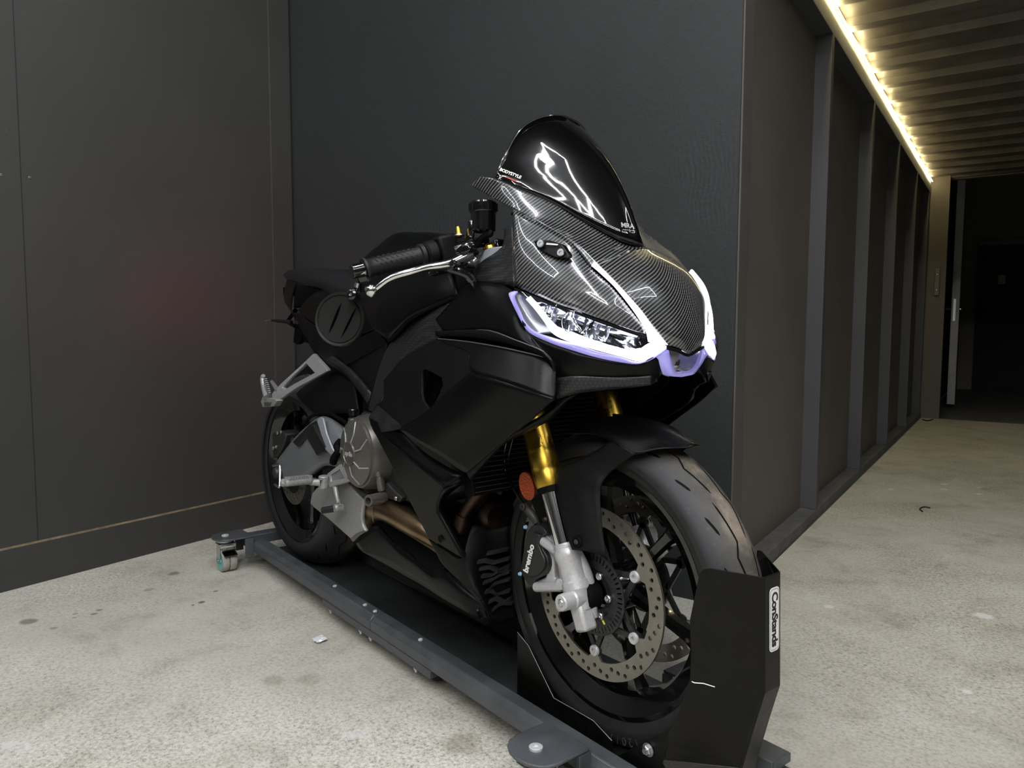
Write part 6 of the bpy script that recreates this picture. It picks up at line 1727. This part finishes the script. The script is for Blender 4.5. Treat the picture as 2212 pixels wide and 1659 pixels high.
def grip(s):
    a = Vector((gp0.x, s*gp0.y, gp0.z)); b = Vector((gp1.x, s*gp1.y, gp1.z)); d = (b-a).normalized()
    L = (b-a).length
    o = lathe('grip', [(0, 0), (.0195, 0), (.0205, .002), (.0205, .005), (.0172, .009), (.0165, .02), (.0175, L-.02), (.0185, L-.012), (.0225, L-.010), (.0228, L-.003), (.0185, L)], a, d, M['grip'], B, seg=32, angle=40)
    g = Geo()
    n0 = d.orthogonal().normalized(); n1 = d.cross(n0)
    for i in range(8):
        for j in range(12):
            t = .022+(L-.05)*i/7.3+(.007 if j % 2 else 0); an = 2*PI*j/12
            q = a+d*t; r = .0178
            P0 = q+(n0*math.cos(an)+n1*math.sin(an))*r
            P1 = q+d*.004+(n0*math.cos(an+.28)+n1*math.sin(an+.28))*r
            g.add(tube_geo([P0, P1], .0009, 5))
    mk('grip_pattern', g.v, g.f, M['grip'], o)['kind'] = 'stuff'
    tube('bar_end', [a-d*.024, a+d*.004], .0135, M['gloss'], o, seg=24, bevel=.001)
    tube('handlebar', [b, b+d*.14], .011, M['gloss'], o, seg=16)
    # switch housing
    lathe('throttle_housing', [(0, 0), (.020, 0), (.0245, .004), (.0255, .012), (.0255, .020), (.023, .024), (0, .024)], b+d*.001, d, M['plastic'], o, seg=20, angle=30)
    box('switch_housing', b+d*.047+Vector((0, 0, .004)), (.040, .040, .052), M['plastic'], o, ux=d, uy=d.cross(Vector((0, 0, 1))).normalized(), uz=d.cross(Vector((0, 0, 1))).cross(d)*-1, bevel=.006)
    for q in (.014, .034, .052):
        c = b+d*q+Vector((.02, -s*.012 if s > 0 else .012, -.004))
    return o
grip(1); grip(-1)
hs = Vector((-0.255,-0.245,0.922))
for q in ((-0.229,-0.262,0.917), (-0.225,-0.255,0.928), (-0.226,-0.24,0.924)):
    lathe('screw_recess', [(0, .0006), (.0045, .001), (.0052, 0)], q, (.3, -1, -.1), M['dim'], B, seg=14) if False else None
# brake lever
lev = tube('brake_lever', [(-0.297,-0.355,0.854),(-0.274,-0.332,0.876),(-0.248,-0.303,0.888),(-0.234,-0.272,0.897),(-0.218,-0.236,0.904),(-0.212,-0.197,0.923)], [.0066, .0062, .0068, .0078, .0098, .012], M['chrome'], B, seg=18, smooth_n=4)
lev['label'] = 'polished brake lever with ball end'
lathe('lever_ball', [(.0135*math.sin(PI*k/12), -.0135*math.cos(PI*k/12)) for k in range(13)], (-0.301,-0.358,0.853), (1, 0, 0), M['chrome'], lev, seg=24)
lathe('lever_pivot', [(0, .004), (.006, .004), (.0075, .002), (.0075, -.004)], (-0.2,-0.245,0.902), (.3, -1, .2), M['gloss'], lev, seg=18)
mcb = tube('master_cylinder', [(-0.234,-0.215,0.927),(-0.224,-0.2,0.932),(-0.222,-0.175,0.938),(-0.217,-0.165,0.94)], [.014, .017, .017, .013], M['gloss'], B, seg=18, smooth_n=2)
plate('cylinder_cap', [(-0.219,-0.226,0.93),(-0.21,-0.222,0.938),(-0.196,-0.215,0.939),(-0.191,-0.212,0.932),(-0.194,-0.216,0.925),(-0.21,-0.224,0.922)], M['gloss'], mcb, d=(0, .02, 0), bevel=.002)
tube('lever_bracket', [(-0.217,-0.2,0.91),(-0.213,-0.19,0.906),(-0.211,-0.185,0.915)], [.012, .011, .010], M['chrome'], mcb, seg=14)
tube('shield_arm', [(-0.228,-0.235,0.894),(-0.212,-0.225,0.89),(-0.203,-0.21,0.883),(-0.199,-0.2,0.87),(-0.2,-0.195,0.861)], [.006, .008, .008, .007, .004], M['gloss'], mcb, seg=10, smooth_n=3)
box('brake_switch', (-0.252,-0.24,0.89), (.035, .014, .010), M['gloss'], mcb, ux=gd_, bevel=.002)
bs = tube('bleed_nipple', [(-0.244,-0.2,0.958),(-0.247,-0.2,0.972),(-0.249,-0.2,0.977)], [.007, .0052, .004], M['gold'], mcb, seg=14)
lathe('nipple_washer', [(0, .002), (.010, .002), (.0105, 0), (0, 0)], (-0.244,-0.2,0.96), (-.1, 0, 1), M['steel'], mcb, seg=20)
# fluid reservoir on its bracket
rc = Vector((-0.213,-0.165,0.967))
res = lathe('fluid_reservoir', [(0, 0), (.019, 0), (.0235, .003), (.0245, .036), (.0262, .037), (.0270, .039), (.0270, .054), (.0250, .057), (0, .057)], rc, (-.03, 0, 1), M['resv'] if 'resv' in M else M['gloss'], B, seg=36, angle=30)
g = Geo()
for k in range(18):
    a = 2*PI*k/18
    g.add(boxgeo(rc+Vector((.0270*math.cos(a)-.0012, .0270*math.sin(a), .0465)), (.0022, .0022, .013), (math.cos(a), math.sin(a), 0), (-math.sin(a), math.cos(a), 0)))
mk('cap_grooves', g.v, g.f, M['gloss'], res, smooth=False)
rb = plate('reservoir_bracket', [(-0.24,-0.19,0.938),(-0.238,-0.188,0.969),(-0.234,-0.186,0.979),(-0.221,-0.184,0.978),(-0.221,-0.186,0.954),(-0.226,-0.189,0.937)], M['gloss'], B, d=(0, .005, 0), bevel=.001)
lathe('bracket_screw', [(0, .006), (.004, .006), (.007, .004), (.0085, .0), (.0085, -.012), (0, -.012)], (-0.224,-0.185,0.984), (0, 0, 1), M['gloss'], rb, seg=18)
tube('reservoir_hose', [(-0.194,-0.165,0.968),(-0.191,-0.165,0.962),(-0.204,-0.168,0.959),(-0.217,-0.172,0.951),(-0.223,-0.176,0.939)], [.004, .006, .0062, .0062, .006], M['dim'], B, seg=12, smooth_n=4)

# ---- bar end mirror folded below the grip
def mirror(s):
    c = Vector((-0.381,-0.385,0.8)); c.y *= s
    # the round back faces outwards to the camera side
    n = (camo.location-Vector((-0.381,-0.385,0.8))).normalized()
    n = Vector((.58, -.80, .06)).normalized(); n.y *= s
    R = .052
    o = lathe('bar_end_mirror', [(0, .000), (.040, .000), (.0445, .0005), (.0455, -.001), (.0475, .0015), (R-.0015, .0025), (R, 0), (R, -.010), (R-.003, -.013), (0, -.013)], c, n, M['mirror_body'], B, seg=64, angle=30)
    o['label'] = 'round matte black bar end mirror'
    ux = Vector((-n.y, n.x, 0)).normalized(); ux = ux if ux.x*1 > 0 else -ux
    uz = n.cross(ux); uz = uz if uz.z > 0 else -uz
    for (x0, z0, x1, z1, w) in ((.004, .032, -.022, -.027, .0035), (.036, .024, .004, -.036, .0028)):
        p = c+ux*x0+uz*z0+n*.0006; q = c+ux*x1+uz*z1+n*.0006
        dd = (q-p).normalized(); sd = n.cross(dd)*w
        m_ = (p+q)/2
        plate('mirror_slot', [p, p.lerp(q, .25)+sd*.8, m_+sd, p.lerp(q, .8)+sd*.7, q, p.lerp(q, .8)-sd*.4, m_-sd*.6, p.lerp(q, .25)-sd*.6], M['pitch'], o, d=n*.0003, smooth=False)
    j0 = Vector((-0.33,-0.38,0.845)); j0.y *= s
    tube('mirror_neck', [c+ux*.024+uz*.042-n*.006, j0-n*.002], [.010, .009], M['gloss'], o, seg=14)
    lathe('mirror_joint', [(0, .010), (.003, .010), (.0035, .012), (.006, .012), (.0098, .010), (.0110, .006), (.0110, -.008), (0, -.008)], j0, n, M['gloss'], o, seg=24)
    lathe('joint_screw', [(0, .0115), (.0032, .0122)], j0, n, M['steel'], o, seg=12)
    j1 = Vector((-0.322,-0.374,0.871)); j1.y *= s
    tube('mirror_stem', [j0, j0.lerp(j1, .55)], [.0065, .0055], M['gloss'], o, seg=12)
    tube('stem_nut', [j0.lerp(j1, .5), j0.lerp(j1, .85)], .005, M['steel'], o, seg=12)
    k0 = Vector((-0.317,-0.372,0.877)); k0.y *= s; k2 = Vector((-0.303,-0.362,0.88)); k2.y *= s
    tube('mirror_clamp', [k0, k2], .0115, M['gloss'], o, seg=20, bevel=.001)
M['mirror_body'] = plain('fine matte black mirror back', (.0075, .0085, .0075), .5)
M['mirror_body'].node_tree.nodes['Principled BSDF'].inputs['Specular IOR Level'].default_value = .25
mirror(1); mirror(-1)
